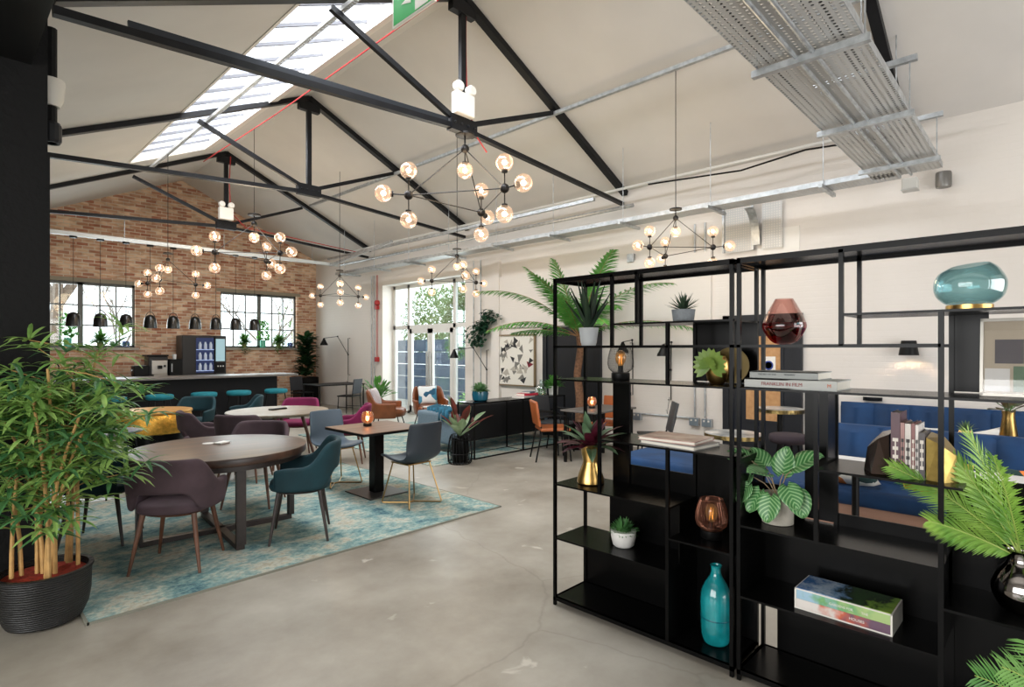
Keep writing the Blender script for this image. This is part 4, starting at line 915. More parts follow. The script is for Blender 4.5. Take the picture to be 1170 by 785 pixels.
# console behind the sofa
t = thing('console_table', 'long thin black console table behind the sofa', 'table', (6.5, 6.2, 0))
obj('tabletop', rbox(5.45, 7.55, 6.0, 6.38, .80, .82, .003, 1), black, t, wpos=True)
for x in (5.46, 6.5, 7.54):
    for y in (6.01, 6.37): obj('leg', bar((x, y, 0), (x, y, .8), .02, .02), wireblk, t, wpos=True)
    obj('floor_rail', bar((x, 6.01, .01), (x, 6.37, .01), .018, .018), wireblk, t, wpos=True)
for y in (6.01, 6.37): obj('floor_rail', bar((5.46, y, .01), (7.54, y, .01), .018, .018), wireblk, t, wpos=True)
leafy('potted_herb', 'small leafy plant in a blue glazed pot on the console', (5.75, 6.2, .82), [(.09, 0), (.115, .02), (.125, .1), (.118, .15), (.112, .15)], M('blue_glaze', (20, 84, 104), .2), 170, .06, .04, .11, leafmat('grey_green', (120, 158, 112), (70, 110, 72)), up=(.2, 1.5), seed=2, nseg=2)
def book(label, loc, rz, L_, W, H, cover, group=None, name='book', page=(228, 224, 212)):
    t = thing(name, label, 'book', loc, rz, group)
    obj('cover', (lambda b: (bx(b, -L_/2, L_/2, -W/2, W/2, 0, .004), bx(b, -L_/2, L_/2, -W/2, W/2, H-.004, H), bx(b, -L_/2, L_/2, -W/2, -W/2+.004, 0, H), b)[-1])(nb()), cover, t)
    obj('pages', box(-L_/2+.005, L_/2-.005, -W/2+.004, W/2-.005, .004, H-.004), M('book_pages_%d' % page[0], page, .9), t); return t
book('pale book lying at the bottom of the stack on the console', (6.68, 6.17, .82), .2, .34, .24, .03, M('pale_cover', (214, 206, 204), .5), 'books stacked on the console')
book('red book lying on the stack on the console', (6.76, 6.16, .85), -.1, .30, .2, .035, M('red_cover', (186, 36, 60), .45), 'books stacked on the console')
book('grey-blue book topmost of the stack on the console', (6.80, 6.17, .885), .3, .2, .15, .025, M('bluegrey_cover', (96, 116, 130), .5), 'books stacked on the console')
t = thing('glass_bottle', 'clear glass demijohn with moss on the console', 'bottle', (7.13, 6.18, .82)); obj('bottle', La([(.07, 0), (.095, .02), (.095, .13), (.06, .18), (.028, .2), (.028, .26), (.033, .27), (.029, .27), (.024, .2), (.056, .175), (.09, .13), (.09, .02)], 24, close=True), glass, t, smooth=True)
b = nb(); rr = random.Random(9)
for _ in range(80): leaf(b, (rr.uniform(-.06, .06), rr.uniform(-.06, .06), rr.uniform(.01, .1)), (rr.uniform(-1, 1), rr.uniform(-1, 1), 1), .03, .02, .5, 2)
obj('moss', b, fern, t)
leafy('potted_herb', 'bushy green plant in a white pot at the far end of the console', (7.38, 6.12, .82), [(.06, 0), (.075, .01), (.085, .15), (.078, .15)], whiteg, 130, .09, .06, .14, fern, up=(.1, 1.5), seed=12, nseg=2)
# woven basket with rubber plant by the console
t = thing('basket_plant', 'red and pale leaved plant in a black wicker basket beside the sofa', 'plant', (5.16, 5.98, 0)); 
obj('basket', La([(.14, 0), (.165, .03), (.175, .15), (.15, .34), (.125, .40)], 22, close=True), wireblk, t, mods=(('WIREFRAME', dict(thickness=.012, use_replace=True)),))
obj('inner_pot', La([(.11, .01), (.13, .2), (.11, .36)], 18), black, t, smooth=True)
b1, b2 = nb(), nb(); rr = random.Random(21)
for i in range(17):
    a = i*2.4; e = rr.uniform(.5, 1.3); d = Vector((math.cos(a)*math.cos(e), math.sin(a)*math.cos(e), math.sin(e))); q = Vector((0, 0, .38)); p = q+d*rr.uniform(.1, .38)
    leaf(b1 if i % 5 < 2 else b2, p, d, rr.uniform(.2, .28), .13, .35, 4); tube(b2, [q, p], .006, 5)
obj('red_leaves', b1, leafmat('leaf_rust', (110, 44, 36), (74, 40, 34)), t); obj('pale_leaves', b2, leafmat('leaf_pale', (150, 170, 134), (90, 120, 84)), t)
# trailing wall plant
t = thing('hanging_plant', 'dense dark trailing plant hung on the white wall', 'plant', (7.93, 8.45, 2.0)); t.scale = (.72, .72, .72); b = nb(); rr = random.Random(30)
obj('wall_pot', La([(.08, 0), (.12, .04), (.13, .2)], 16), black, t)
for k in range(420):
    v = rr.random(); yy = rr.gauss(-.05, .24); top = .45-.5*abs(yy+.3)*.6+(.15 if yy < -.1 else -.1); low = -.45+.35*(yy < -.15)+.3*(yy < -.3)
    leaf(b, (rr.uniform(-.2, -.02), yy, low+(top-low)*v), (-.8+rr.uniform(-.5, .5), rr.uniform(-1, 1), rr.uniform(-1, .3)), .12, .09, .5, 3)
obj('foliage', b, leafmat('leaf_ivy', (52, 92, 66), (24, 56, 42)), t)
# framed geometric print
t = thing('framed_print', 'framed print of scattered grey, black and red triangles on the wall', 'picture', (7.96, 7.56, .88))
gf = M('champagne_frame', (150, 132, 104), .4, .6)
b = nb()
for a in ((-.51, .51, 0, .025), (-.51, .51, .985, 1.01), (-.51, -.485, 0, 1.01), (.485, .51, 0, 1.01)): bx(b, -.02, .03, *a)
obj('frame', b, gf, t); obj('sheet', box(0, .03, -.487, .487, .02, .99), M('print_paper', (226, 222, 212), .8), t)
rr = random.Random(17); cols = [((44, 44, 46), 'dark'), ((120, 118, 112), 'grey'), ((176, 170, 158), 'pale'), ((120, 24, 40), 'red')]
pmats = [M('print_'+n_, c, .8) for c, n_ in cols]
for i in range(46):
    c = rr.choice((0, 1, 1, 2, 2)) if i else 3; y, z = (rr.uniform(-.42, .42), rr.uniform(.08, .92)) if i else (-.38, .45); a = rr.uniform(0, 2*PI); s_ = rr.uniform(.05, .11)
    pts = [(y+s_*math.cos(a+k), z+s_*math.sin(a+k)) for k in (0, 1.9, 3.4)]; pts = [(max(-.47, min(.47, p)), max(.03, min(.97, q))) for p, q in pts]
    b = nb(); b.faces.new([b.verts.new((-.001-.00005*i, p, q)) for p, q in pts]); obj('triangle', b, pmats[c], t)

# ================================================================ TREE FERN AND RIGHT DINING GROUP
def frond(bm, rb, p, d, L_, W, droop, n=34, side_droop=.25, lw=.016, r0=.008, fwd=0, roll=0):
    """one pinnate frond: rachis rb, leaflets bm"""
    d = Vector(d).normalized(); p = Vector(p); pts = [p.copy()]; dd = d.copy(); seg = L_/n
    for i in range(n):
        t = i/n; s = dd.cross(Vector((0, 0, 1))); s = s.normalized() if s.length > .05 else Vector((1, 0, 0)); nn = s.cross(dd).normalized(); cr0, sr0 = math.cos(roll), math.sin(roll); s, nn = s*cr0+nn*sr0, nn*cr0-s*sr0
        if t > .12:
            ln = W*(math.sin(PI*min(1, (t-.08)/.95))**.6)*(1-.35*t)+.012
            for sg in (-1, 1):
                ld = (s*sg+dd*(.45+fwd+.5*t)-nn*side_droop+nn*.18*math.sin(i*1.7)).normalized(); leaf(bm, p, ld, ln, lw, .35, 2, .15, up=nn)
        p = p+dd*seg; dd = (dd+Vector((0, 0, -droop/n))).normalized(); pts.append(p.copy())
    tube(rb, pts[::3]+[pts[-1]], r0, 5, r0*.3)
t = thing('tree_fern', 'tall tree fern with a bare trunk and wide fronds behind the shelving', 'tree', (7.3, 5.5, 0))
obj('pot', La([(.2, 0), (.24, .03), (.26, .42), (.24, .43)], 28), black, t, smooth=True)
tk = [(0, 0, .4), (.03, .02, .8), (-.03, .03, 1.2), (.02, 0, 1.6), (0, .02, 1.82)]; obj('trunk', T(tk, [.08, .068, .06, .058, .045], 12), bark, t, smooth=True)
fb_, rb_ = nb(), nb()
for az, el, L_, dr_ in ((128, 52, 1.95, 1.25), (118, 66, 1.5, .9), (150, 30, 1.6, 1.0), (-95, 50, 2.0, 1.2), (-82, 24, 2.0, .8), (-110, 68, 1.6, 1.0), (95, 74, 1.4, .5), (-60, 76, 1.4, .5), (200, 55, 1.4, 1.3), (240, 45, 1.5, 1.2), (170, 62, 1.4, 1.0), (-130, 30, 1.6, .9), (60, 62, 1.0, 1.2), (10, 70, .8, 1.0), (112, 20, 1.2, .6)):
    a, e = math.radians(az), math.radians(el); frond(fb_, rb_, (0, .02, 1.8), (math.cos(a)*math.cos(e), math.sin(a)*math.cos(e), math.sin(e)), L_*1.0, .38, dr_, 78, lw=.026)
obj('fronds', fb_, fern, t); obj('frond_stems', rb_, M('frond_stem', (150, 112, 72), .7), t, smooth=True)
t = thing('dining_table', 'dark grey rectangular table by the tree fern', 'table', (6.72, 4.72, 0)); obj('tabletop', rbox(6.2, 7.25, 4.42, 5.02, .72, .745, .005, 1), M('grey_tabletop', (96, 92, 88), .45), t, wpos=True)
for x in (6.26, 7.19):
    for y in (4.47, 4.97): obj('leg', bar((x, y, 0), (x, y, .72), .035, .035), wireblk, t, wpos=True)
dup(cd, (6.66, 4.80, .745), 0, 'glowing amber glass lamp on the grey table by the tree fern')
def armdining(label, loc, rz, mat):
    t = thing('leather_dining_chair', label, 'chair', loc, rz, 'leather dining chairs with black frames')
    obj('seat', rbox(-.22, .22, -.2, .24, .43, .48, .02), mat, t, smooth=True); b = rbox(-.23, .23, -.02, .02, 0, .36, .018); bmesh.ops.rotate(b, verts=b.verts[:], matrix=Matrix.Rotation(.16, 3, 'X')); obj('backrest', b, mat, t, loc=(0, -.21, .5), smooth=True)
    for s in (-1, 1):
        obj('leg', T([(s*.19, .2, .44), (s*.22, .24, 0)], .012, 8), wireblk, t); obj('leg', T([(s*.19, -.22, .62), (s*.19, -.18, .44), (s*.21, -.27, 0)], .012, 8), wireblk, t)
        obj('armrest', T([(s*.21, .2, .44), (s*.25, .19, .62), (s*.26, .12, .66), (s*.26, -.1, .66), (s*.24, -.22, .62)], .013, 8), wireblk, t)
    return t
ad_ = armdining('orange leather armchair with black frame left of the grey table', (6.28, 5.25, 0), face(.8, -.6), M('orange_leather', (166, 90, 46), .4, var=.12, vs=8))
dup(ad_, (7.35, 4.95, 0), face(-1, -.15), 'orange leather chair behind the glowing lamp on the grey table')
dc = armdining('dark fabric armchair between the console and the orange chair', (6.75, 5.6, 0), face(.1, -1), M('dark_grey_fabric', (50, 52, 56), .85))
def slatchair(label, loc, rz):
    t = thing('slatted_chair', label, 'chair', loc, rz); obj('seat', rbox(-.2, .2, -.2, .2, .44, .47, .01), wireblk, t); b = rbox(-.19, .19, -.015, .015, 0, .4, .014); bmesh.ops.rotate(b, verts=b.verts[:], matrix=Matrix.Rotation(.22, 3, 'X')); obj('backrest', b, M('dark_moulded', (52, 54, 56), .5), t, loc=(0, -.2, .5), smooth=True)
    for s in (-1, 1): obj('leg', T([(s*.17, .17, .45), (s*.2, .2, 0)], .011, 8), wireblk, t); obj('leg', T([(s*.17, -.26, .72), (s*.17, -.19, .45), (s*.2, -.24, 0)], .011, 8), wireblk, t)
    return t
slatchair('black moulded chair alone by the white wall, side on, behind the magazines', (6.75, 3.85, 0), face(-.6, .75))
# marble topped round tables with gold rims
marb = M('grey_marble', (208, 206, 200), .25, col2=(120, 126, 128), vs=4)
def marble(label, loc, r, h):
    t = thing('marble_table', label, 'table', loc, 0, 'round marble tables with gold rims'); obj('tabletop', La([(r, h-.01), (r, h)], 48), marb, t); obj('rim', La([(r-.01, h-.045), (r+.008, h-.045), (r+.008, h-.002), (r, h-.002)], 48), M('gold_rim', (196, 168, 104), .3, 1, col2=(90, 80, 60), vs=16), t)
    obj('stem', La([(.03, .02), (.03, h-.04)], 16), wireblk, t); obj('base', La([(.22, 0), (.22, .015), (.05, .025)], 32), wireblk, t); return t
marble('round marble table with a gold rim, nearer, behind the middle of the shelving', (6.25, 2.56, 0), .31, .66)
marble('round marble table with a gold rim, farther, by the navy door', (7.0, 2.32, 0), .26, .9)
t = thing('low_stool', 'dark round padded stool by the navy door', 'stool', (6.6, 2.1, 0)); obj('seat', padseat(.2, .2, .56, .66, 0, 28, 1), M('dark_plum_fabric', (56, 46, 52), .9), t, smooth=2)
for a in range(4): obj('leg', T([(.1*math.cos(a*PI/2), .1*math.sin(a*PI/2), .57), (.18*math.cos(a*PI/2), .18*math.sin(a*PI/2), 0)], .011, 8), wireblk, t)
t = thing('coffee_table', 'low round pale coffee table behind the blue bench', 'table', (6.32, 3.32, 0)); obj('tabletop', La([(.38, .43), (.39, .435), (.39, .455), (.38, .46)], 48), M('pale_oak', (176, 160, 140), .5, var=.1, vs=6), t, smooth=True); obj('pedestal', La([(.18, 0), (.18, .02), (.04, .04), (.04, .45)], 24), wireblk, t)

# ================================================================ BANQUETTES
def channels(bm, x0, x1, ya, yb, z0, z1, n):
    w_ = (ya-yb)/n
    for k in range(n):
        a, c = ya-w_*k, ya-w_*(k+1); prof = []
        for i in range(9): u = i/8; prof.append((a+(c-a)*u, .05*math.sin(PI*u)**.5))
        rows = []
        for z, m in ((z0, 1), (z1-.06, 1), (z1-.015, .6), (z1, -.1)): rows.append([bm.verts.new((x0-q*m+(.02 if m < .7 else 0), y, z)) for y, q in prof])
        for r_ in range(3):
            for i in range(8): bm.faces.new((rows[r_][i], rows[r_][i+1], rows[r_+1][i+1], rows[r_+1][i]))
    bx(bm, x0+.01, x1, yb, ya, z0, z1-.01)
t = thing('banquette', 'blue channel-backed banquette against the right wall', 'bench', (7.7, 0, 0)); b = nb(); channels(b, 7.75, 7.92, 1.86, -2.0, .42, .96, 11); obj('backrest', b, navyv, t, wpos=True, smooth=True)
obj('seat', rbox(7.2, 7.8, -2.0, 1.86, .32, .47, .04), navyv, t, wpos=True, smooth=True); obj('plinth', box(7.28, 7.9, -1.98, 1.84, 0, .32), oakpink, t, wpos=True)
t = thing('banquette', 'blue velvet banquette just behind the right shelving unit', 'bench', (5.4, 1, 0)); b = nb(); channels(b, 5.68, 5.86, 1.44, -1.6, .42, .93, 8); obj('backrest', b, navyv, t, wpos=True, smooth=True)
obj('seat', rbox(5.16, 5.84, -1.6, 3.42, .33, .46, .05), navyv, t, wpos=True, smooth=True); obj('plinth', box(5.22, 5.80, -1.58, 3.38, .0, .33), oakpink, t, wpos=True)
wt = M('white_table', (226, 224, 220), .35)
for y, lab in ((1.08, 'white square table at the near banquette, behind the gold bookends'), (.30, 'white square table at the near banquette, behind the palm fronds')):
    t = thing('bistro_table', lab, 'table', (4.92, y, 0), 0, 'white tables at the near banquette'); obj('tabletop', rbox(-.24, .24, -.30, .30, .715, .735, .006, 1), wt, t); obj('column', La([(.025, .01), (.025, .715)], 14), wireblk, t); obj('base_plate', box(-.18, .18, -.18, .18, 0, .012), wireblk, t)
t = thing('bistro_table', 'brown table between the two blue banquettes', 'table', (6.9, .42, 0)); obj('tabletop', rbox(-.28, .28, -.36, .36, .715, .735, .006, 1), oakpink, t); obj('column', La([(.03, .01), (.03, .715)], 14), wireblk, t); obj('base_plate', box(-.2, .2, -.2, .2, 0, .012), wireblk, t)
cp1 = patmat('white_yellow_pattern', [(236, 234, 228), (236, 234, 228), (232, 186, 70), (236, 234, 228), (150, 172, 196)], 4.5); cp2 = patmat('stripe_pattern', [(236, 232, 222), (40, 66, 62), (230, 130, 60), (236, 232, 222), (236, 200, 90)], 6); yel = M('mustard_velvet', (214, 164, 44), .8, sheen=.3)
cushion('white and mustard cushion leaning on the wall banquette, left one', (7.55, 1.02, .58), (math.radians(60), 0, math.radians(88)), cp1, .42)
cushion('white and yellow cushion on the wall banquette, right one', (7.55, .52, .58), (math.radians(62), .3, math.radians(98)), cp1, .42)
cushion('mustard cushion on the near banquette behind the gold bookend', (5.50, .72, .60), (math.radians(66), .2, math.radians(84)), yel, .38)
cushion('green and cream patterned cushion on the near banquette seat, left one', (5.42, 1.22, .52), (math.radians(24), 0, math.radians(92)), cp2, .40)
cushion('orange and white patterned cushion on the near banquette seat, right one', (5.44, .28, .58), (math.radians(58), 0, math.radians(86)), cp2, .40)
t = thing('gold_planter', 'small faceted gold planter with a succulent on the brown table', 'plant', (6.78, .58, .735)); obj('pot', La([(.05, 0), (.075, .05), (.055, .1), (.05, .1)], 6), goldm, t); b = nb()
for i in range(22): a = i*2.4; e = .3+i*.05; leaf(b, (0, 0, .09), (math.cos(a)*math.cos(e), math.sin(a)*math.cos(e), math.sin(e)), .11, .025, .1, 3)
obj('foliage', b, silv, t)
leafy('vase_plant', 'plant with red and green leaves in a tall gold vase on the brown table', (6.85, .28, .735), [(.06, 0), (.07, .05), (.045, .25), (.05, .3), (.045, .3)], brass, 11, .17, .1, .12, leafmat('leaf_rust2', (96, 120, 80), (96, 42, 40)), up=(.3, 1.2), seed=8)
# wall sconce and air grille
t = thing('wall_sconce', 'black cone wall sconce lit from below above the banquette', 'wall lamp', (7.88, 1.19, 1.6)); obj('lamp_shade', La([(.10, -.07), (.075, .09), (.0705, .09), (.095, -.07)], 22, close=True), wireblk, t, smooth=True); obj('top_cap', La([(.074, .08), (.074, .1)], 20), wireblk, t); obj('wall_arm', T([(0, 0, .06), (.11, 0, .06)], .014, 8), wireblk, t); obj('wall_plate', T([(.1, 0, .06), (.118, 0, .06)], .04, 14), wireblk, t); obj('bulb', ball(nb(), (0, 0, 0), .03, 10), bulb_m, t, smooth=2)
l = bpy.data.lights.new('sconce_light', 'SPOT'); l.energy = 30; l.color = (1, .72, .45); l.spot_size = 2.6; l.spot_blend = .6; l.shadow_soft_size = .04; o = bpy.data.objects.new('sconce_light', l); C.objects.link(o); o.location = (7.88, 1.19, 1.55)
t = thing('cup_handle', 'dark curved cup pull low on the wall above the banquette', 'wall fitting', (7.97, 1.57, .97)); h = nb(); lathe(h, [(.001, .0), (.06, .0), (.07, .02), (.075, .04)], 16, sy=1.3, sx=.5); obj('pull', h, steelblk, t, smooth=True); obj('backplate', box(.0, .03, -.1, .1, -.0, .045), steelblk, t)

# ================================================================ SHELVING UNITS
FX, BX_ = 2.71, 3.045
P = .018
def unit(name, label, Ya, Yb, posts, shelves, backs, sides, uprights):
    """Ya > Yb: left and right ends seen from the room"""
    t = thing(name, label, 'shelving', (FX, Yb, 0), 0, 'black metal shelving units')
    for y, z0, z1, which in posts:
        for x in ((FX, FX+P), (BX_-P, BX_)) if which == 2 else ((FX, FX+P),) if which == 0 else ((BX_-P, BX_),):
            obj('post', box(x[0], x[1], y-P/2, y+P/2, z0, z1), black, t, wpos=True)
    for ya, yb, z in shelves: obj('shelf', box(FX+.001, BX_-.001, yb, ya, z-.010, z), black, t, wpos=True)
    for ya, yb, z in uprights:
        for x in ((FX, FX+.014), (BX_-.014, BX_)): obj('rail', box(x[0], x[1], yb, ya, z-.014, z), black, t, wpos=True)
    for ya, yb, z0, z1 in backs: obj('back_panel', box(BX_-.006, BX_-.001, yb, ya, z0, z1), black, t, wpos=True)
    for y, z0, z1, xa in sides: obj('side_panel', box(xa, BX_-.002, y-.003, y+.003, z0, z1), black, t, wpos=True)
    for za, zb in ((2.015, 2.042), (.03, .052)):
        b = nb()
        for x in (FX, BX_-P): bx(b, x, x+P, Yb, Ya, za, zb)
        for y in (Ya-P, Yb): bx(b, FX, BX_, y, y+P, za, zb)
        obj('frame', b, black, t, wpos=True)
    return t
YA, YB = 2.25, 1.115
unit('shelving_unit', 'left black metal shelving unit holding the brass vase and turquoise vase', YA, YB,
     [(YA-P/2, 0, 2.03, 2), (YB+P/2, 0, 2.03, 2), (1.818, 1.615, 2.03, 2), (1.468, 1.415, 1.745, 2), (1.905, .76, 1.415, 2), (1.468, .05, 1.075, 2), (1.655, 1.745, 2.03, 0)],
     [(YA, YB, 2.04), (YA, YB, .052), (1.818, YB, 1.748), (YA, YB, 1.415), (1.905, YB, 1.075), (YA, 1.46, .76), (YA, 1.46, .423), (1.46, YB, .60)],
     [(1.458, YB, 1.42, 1.745), (2.026, 1.905, .76, 1.41), (1.46, YB, .05, 1.07), (1.905, 1.46, .76, .88), (2.05, 1.46, .42, .76), (2.23, 1.46, .05, .423)],
     [(1.46, .052, .42, FX+.01), (1.46, .43, .755, FX+.12), (YB+.012, .60, 1.07, FX+.02)],
     [(YA, YB, 1.622)])
YC, YD = 1.098, -.06
unit('shelving_unit', 'right black metal shelving unit holding the glass bowls, box set and palm', YC, YD,
     [(YC-P/2, 0, 2.03, 2), (YD+P/2, 0, 2.03, 2), (.650, 1.615, 2.03, 2), (.748, .75, 1.415, 2), (.307, .05, 1.75, 2)],
     [(YC, YD, 2.04), (YC, YD, .052), (.65, YD, 1.754), (YC, YD, 1.415), (.748, .24, 1.072), (YC, .307, .752), (YC, .307, .41), (.307, YD, .60)],
     [(.307, .185, 1.42, 1.75), (.889, .748, .76, 1.41), (YC, .307, .40, .752), (1.02, .307, .05, .41), (.748, .307, .75, .81), (.307, YD, .05, 1.06), (YC, .889, .75, .90)],
     [(YC-.012, .41, 1.07, FX+.02), (.307, .415, .75, FX+.01), (.307, .60, 1.07, FX+.2), (.748, 1.08, 1.41, FX+.18)],
     [(YC, .307, 1.622)])
# ---------------------------------------------------------------- things on the left unit
MXc = 2.88
t = thing('aloe_plant', 'dark aloe with tall pointed leaves in a grey pot, top of the left unit', 'plant', (MXc, 2.10, 1.623)); obj('pot', La([(.044, 0), (.050, .02), (.062, .108), (.064, .112), (.056, .112)], 28), lgreyp, t, smooth=True); obj('soil', La([(.055, .098), (.055, .1)], 20), soil, t)
b = nb(); rr = random.Random(2)
for i in range(17):
    a = i*2.4; e = 1.42-.035*i; leaf(b, (math.cos(a)*.012, math.sin(a)*.012, .1), (math.cos(a)*math.cos(e), math.sin(a)*math.cos(e), math.sin(e)), .34-.008*i, .034, -.05 if i % 3 else .15, 6, .6, w0=.22)
obj('leaves', b, aloe, t, mods=(('SOLIDIFY', dict(thickness=.005)),))
def meshlamp(label, loc, mat, r=.078, h=.16, basec=None):
    t = thing('mesh_lamp', label, 'table lamp', loc, 0); obj('base', La([(.052, 0), (.055, .004), (.055, .042), (.048, .046)], 26), basec or wireblk, t, smooth=True)
    pf = [(r*.60, .046), (r*.90, .068), (r, .098), (r*.97, .13), (r*.86, .17), (r*.70, .205)]
    pp = []
    for i in range(len(pf)-1):
        for k in range(3): u = k/3; pp.append((pf[i][0]*(1-u)+pf[i+1][0]*u, pf[i][1]*(1-u)+pf[i+1][1]*u))
    pp.append(pf[-1]); b = La(pp, 34, close=True)
    fs = [f for f in b.faces if len(f.verts) > 4]; bmesh.ops.delete(b, geom=fs, context='FACES_ONLY'); bmesh.ops.triangulate(b, faces=b.faces[:])
    obj('mesh_shade', b, mat, t, mods=(('WIREFRAME', dict(thickness=.0010, use_replace=True)),)); rg = nb(); tube(rg, [(r*.70*math.cos(2*PI*i/30), r*.70*math.sin(2*PI*i/30), .205) for i in range(31)], .0025, 6); obj('top_ring', rg, mat, t)
    obj('bulb_holder', La([(.016, .046), (.016, .085)], 14), basec or wireblk, t); obj('bulb', La([(.014, .085), (.03, .115), (.034, .14), (.026, .165), (.008, .178), (.001, .18)], 18), glassmat('edison_glass_'+mat.name, (240, 205, 150), .12, .05, .06), t, smooth=True)
    fl = nb(); tube(fl, [(.01*math.cos(k), .01*math.sin(k), .095+.06*(k % 2)) for k in range(9)], .0012, 4); obj('filament', fl, M('filament', (255, 200, 120), .5, emit=1.2), t); return t
meshlamp('black wire mesh lamp with an amber bulb on the left unit', (MXc, 1.865, 1.415), M('black_mesh_wire', (30, 30, 30), .5))
rgm = M('rose_gold', (176, 120, 98), .3, .9); meshlamp('rose gold mesh lamp low on the left unit', (MXc, 1.30, .60), rgm, .083)
t = thing('succulent_pot', 'spiky succulent in a speckled grey bowl on the left unit\'s upper shelf', 'plant', (MXc, 1.46, 1.748)); obj('pot', La([(.045, 0), (.056, .01), (.063, .066), (.064, .07), (.056, .07)], 30), greyp, t, smooth=True)
b = nb()
for i in range(54): a = i*2.4; e = .25+1.2*(i/54); leaf(b, (0, 0, .062), (math.cos(a)*math.cos(e), math.sin(a)*math.cos(e), math.sin(e)), .095+.02*(i % 3 == 0), .014, .05, 3, .5, w0=.25)
obj('leaves', b, leafmat('leaf_grey_spike', (74, 96, 72), (44, 62, 48)), t)
t = thing('brass_leaf_vase', 'oval brass vase with broad notched leaves at the left unit\'s right end', 'plant', (MXc, 1.27, 1.415)); obj('vase', La([(.03, 0), (.05, .02), (.062, .07), (.06, .12), (.045, .15), (.038, .15)], 26, sx=.7), brass, t, smooth=True)
obj('disc', (lambda b: (bmesh.ops.rotate(b, verts=b.verts[:], matrix=Matrix.Rotation(PI/2, 3, 'Y')), b)[-1])(La([(.095, -.004), (.095, .004)], 36)), M('olive_brass', (96, 80, 40), .5, .5), t, loc=(.06, -.05, .10))
b = nb()
for k in range(15):
    a = -.7+k*.32; leaf(b, (-.055, .01, .10), (-.25+.1*(k % 2), math.cos(a), math.sin(a)), .095, .036, .15, 4, .1, up=(-1, -.3, .2), w0=.05)
for k in range(9):
    a = -.2+k*.45; leaf(b, (-.065, .01, .10), (-.7, math.cos(a), math.sin(a)), .06, .03, .1, 3, .1, up=(-1, -.3, .2), w0=.05)
for q in ((-.055, .01, .10), (-.02, .03, .13)): tube(b, [(0, 0, .02), q], .004, 5)
obj('leaves', b, leafmat('leaf_olive', (150, 172, 84), (104, 136, 62)), t)
t = book('grey magazine lying under the other on the left unit', (2.86, 1.475, 1.075), math.radians(84), .34, .25, .022, M('grey_cover', (150, 148, 144), .45), 'magazines on the left unit', 'magazine')
t = book('magazine with a rust and photo cover on top of the pair', (2.87, 1.50, 1.097), math.radians(92), .33, .25, .02, M('rust_cover', (150, 92, 80), .35, col2=(196, 170, 160), vs=9), 'magazines on the left unit', 'magazine')
t = thing('brass_vase', 'hourglass brushed brass vase with maroon leaves on the left unit', 'plant', (MXc, 2.085, .76)); obj('vase', La([(.078, 0), (.085, .008), (.082, .04), (.050, .125), (.048, .14), (.066, .235), (.068, .245), (.061, .245), (.044, .14)], 40, close=True), brass, t, smooth=True)
b1, b2 = nb(), nb(); rr = random.Random(31)
for i in range(34):
    a = i*2.4; e = 1.2-.03*i; d = (math.cos(a)*math.cos(e), math.sin(a)*math.cos(e), math.sin(e)); leaf(b1 if i % 5 < 3 else b2, (0, 0, .21), d, rr.uniform(.2, .29), .062, .75 if i > 8 else .25, 6, .3, w0=.12)
obj('maroon_leaves', b1, maroon, t); obj('green_leaves', b2, silv, t)
leafy('white_pot_succulent', 'small green succulent in a white pot low on the left unit', (MXc, 1.845, .423), [(.05, 0), (.062, .01), (.074, .06), (.076, .094), (.068, .094)], whiteg, 230, .05, .014, .045, leafmat('leaf_succulent', (110, 166, 96), (60, 120, 70)), up=(.15, 1.5), seed=3, droop=.1, stems=False, nseg=2)
tq = M('turquoise_glaze', (22, 136, 142), .12, var=.25, vs=9, coat=.6)
t = thing('turquoise_vase', 'tall turquoise glazed bottle vase on the left unit\'s bottom shelf', 'vase', (MXc, 1.275, .052))
obj('body', La(cr_([(.05, 0), (.066, .012), (.076, .06), (.078, .14), (.079, .22), (.073, .27), (.055, .315), (.032, .35), (.025, .375), (.026, .40), (.030, .408), (.024, .406), (.02, .37)], 3), 44, close=True), tq, t, smooth=True); obj('glaze_line', La([(.0792, .135), (.0797, .137), (.0797, .14), (.0792, .142)], 44), M('dark_glaze', (18, 96, 108), .2), t)
# ---------------------------------------------------------------- things on the right unit
t = thing('ruby_vase', 'teardrop ruby glass vase, clear pink towards its mouth, on the right unit', 'vase', (MXc, .935, 1.623))
obj('lower_glass', La(cr_([(.02, 0), (.05, .01), (.078, .042), (.097, .08), (.096, .105)]), 48, close=True), glassmat('ruby_glass', (190, 46, 70), .06), t, smooth=True)
obj('inner_glass', La(cr_([(.016, .006), (.045, .018), (.070, .048), (.088, .083), (.084, .104)])+[(.001, .102)], 40), glassmat('ruby_glass_inner', (214, 90, 110), .08), t, smooth=True)
obj('upper_glass', La(cr_([(.096, .105), (.082, .142), (.060, .185), (.040, .222)])+cr_([(.038, .222), (.057, .185), (.078, .142), (.092, .105)]), 48, close=True), glassmat('pink_glass', (250, 232, 228), .04), t, smooth=True)
b1_ = book('grey hardback topmost of the two books on the right unit', (2.86, .90, 1.459), math.radians(-90), .30, .22, .036, M('grey_hardback', (146, 150, 148), .6), 'hardbacks lying on the right unit')
b2_ = book('pale hardback with red spine lettering under the grey one', (2.86, .872, 1.415), math.radians(-90), .40, .24, .044, M('pale_hardback', (176, 178, 174), .6), 'hardbacks lying on the right unit')
text_mesh('spine_text', 'FRANKLIN IN FILM', .022, M('red_ink', (130, 40, 40), .6), b2_, (-.03, -.1215, .022), (PI/2, 0, 0)); text_mesh('spine_mark', 'M', .022, M('orange_ink', (190, 100, 60), .6), b2_, (.17, -.1215, .022), (PI/2, 0, 0))
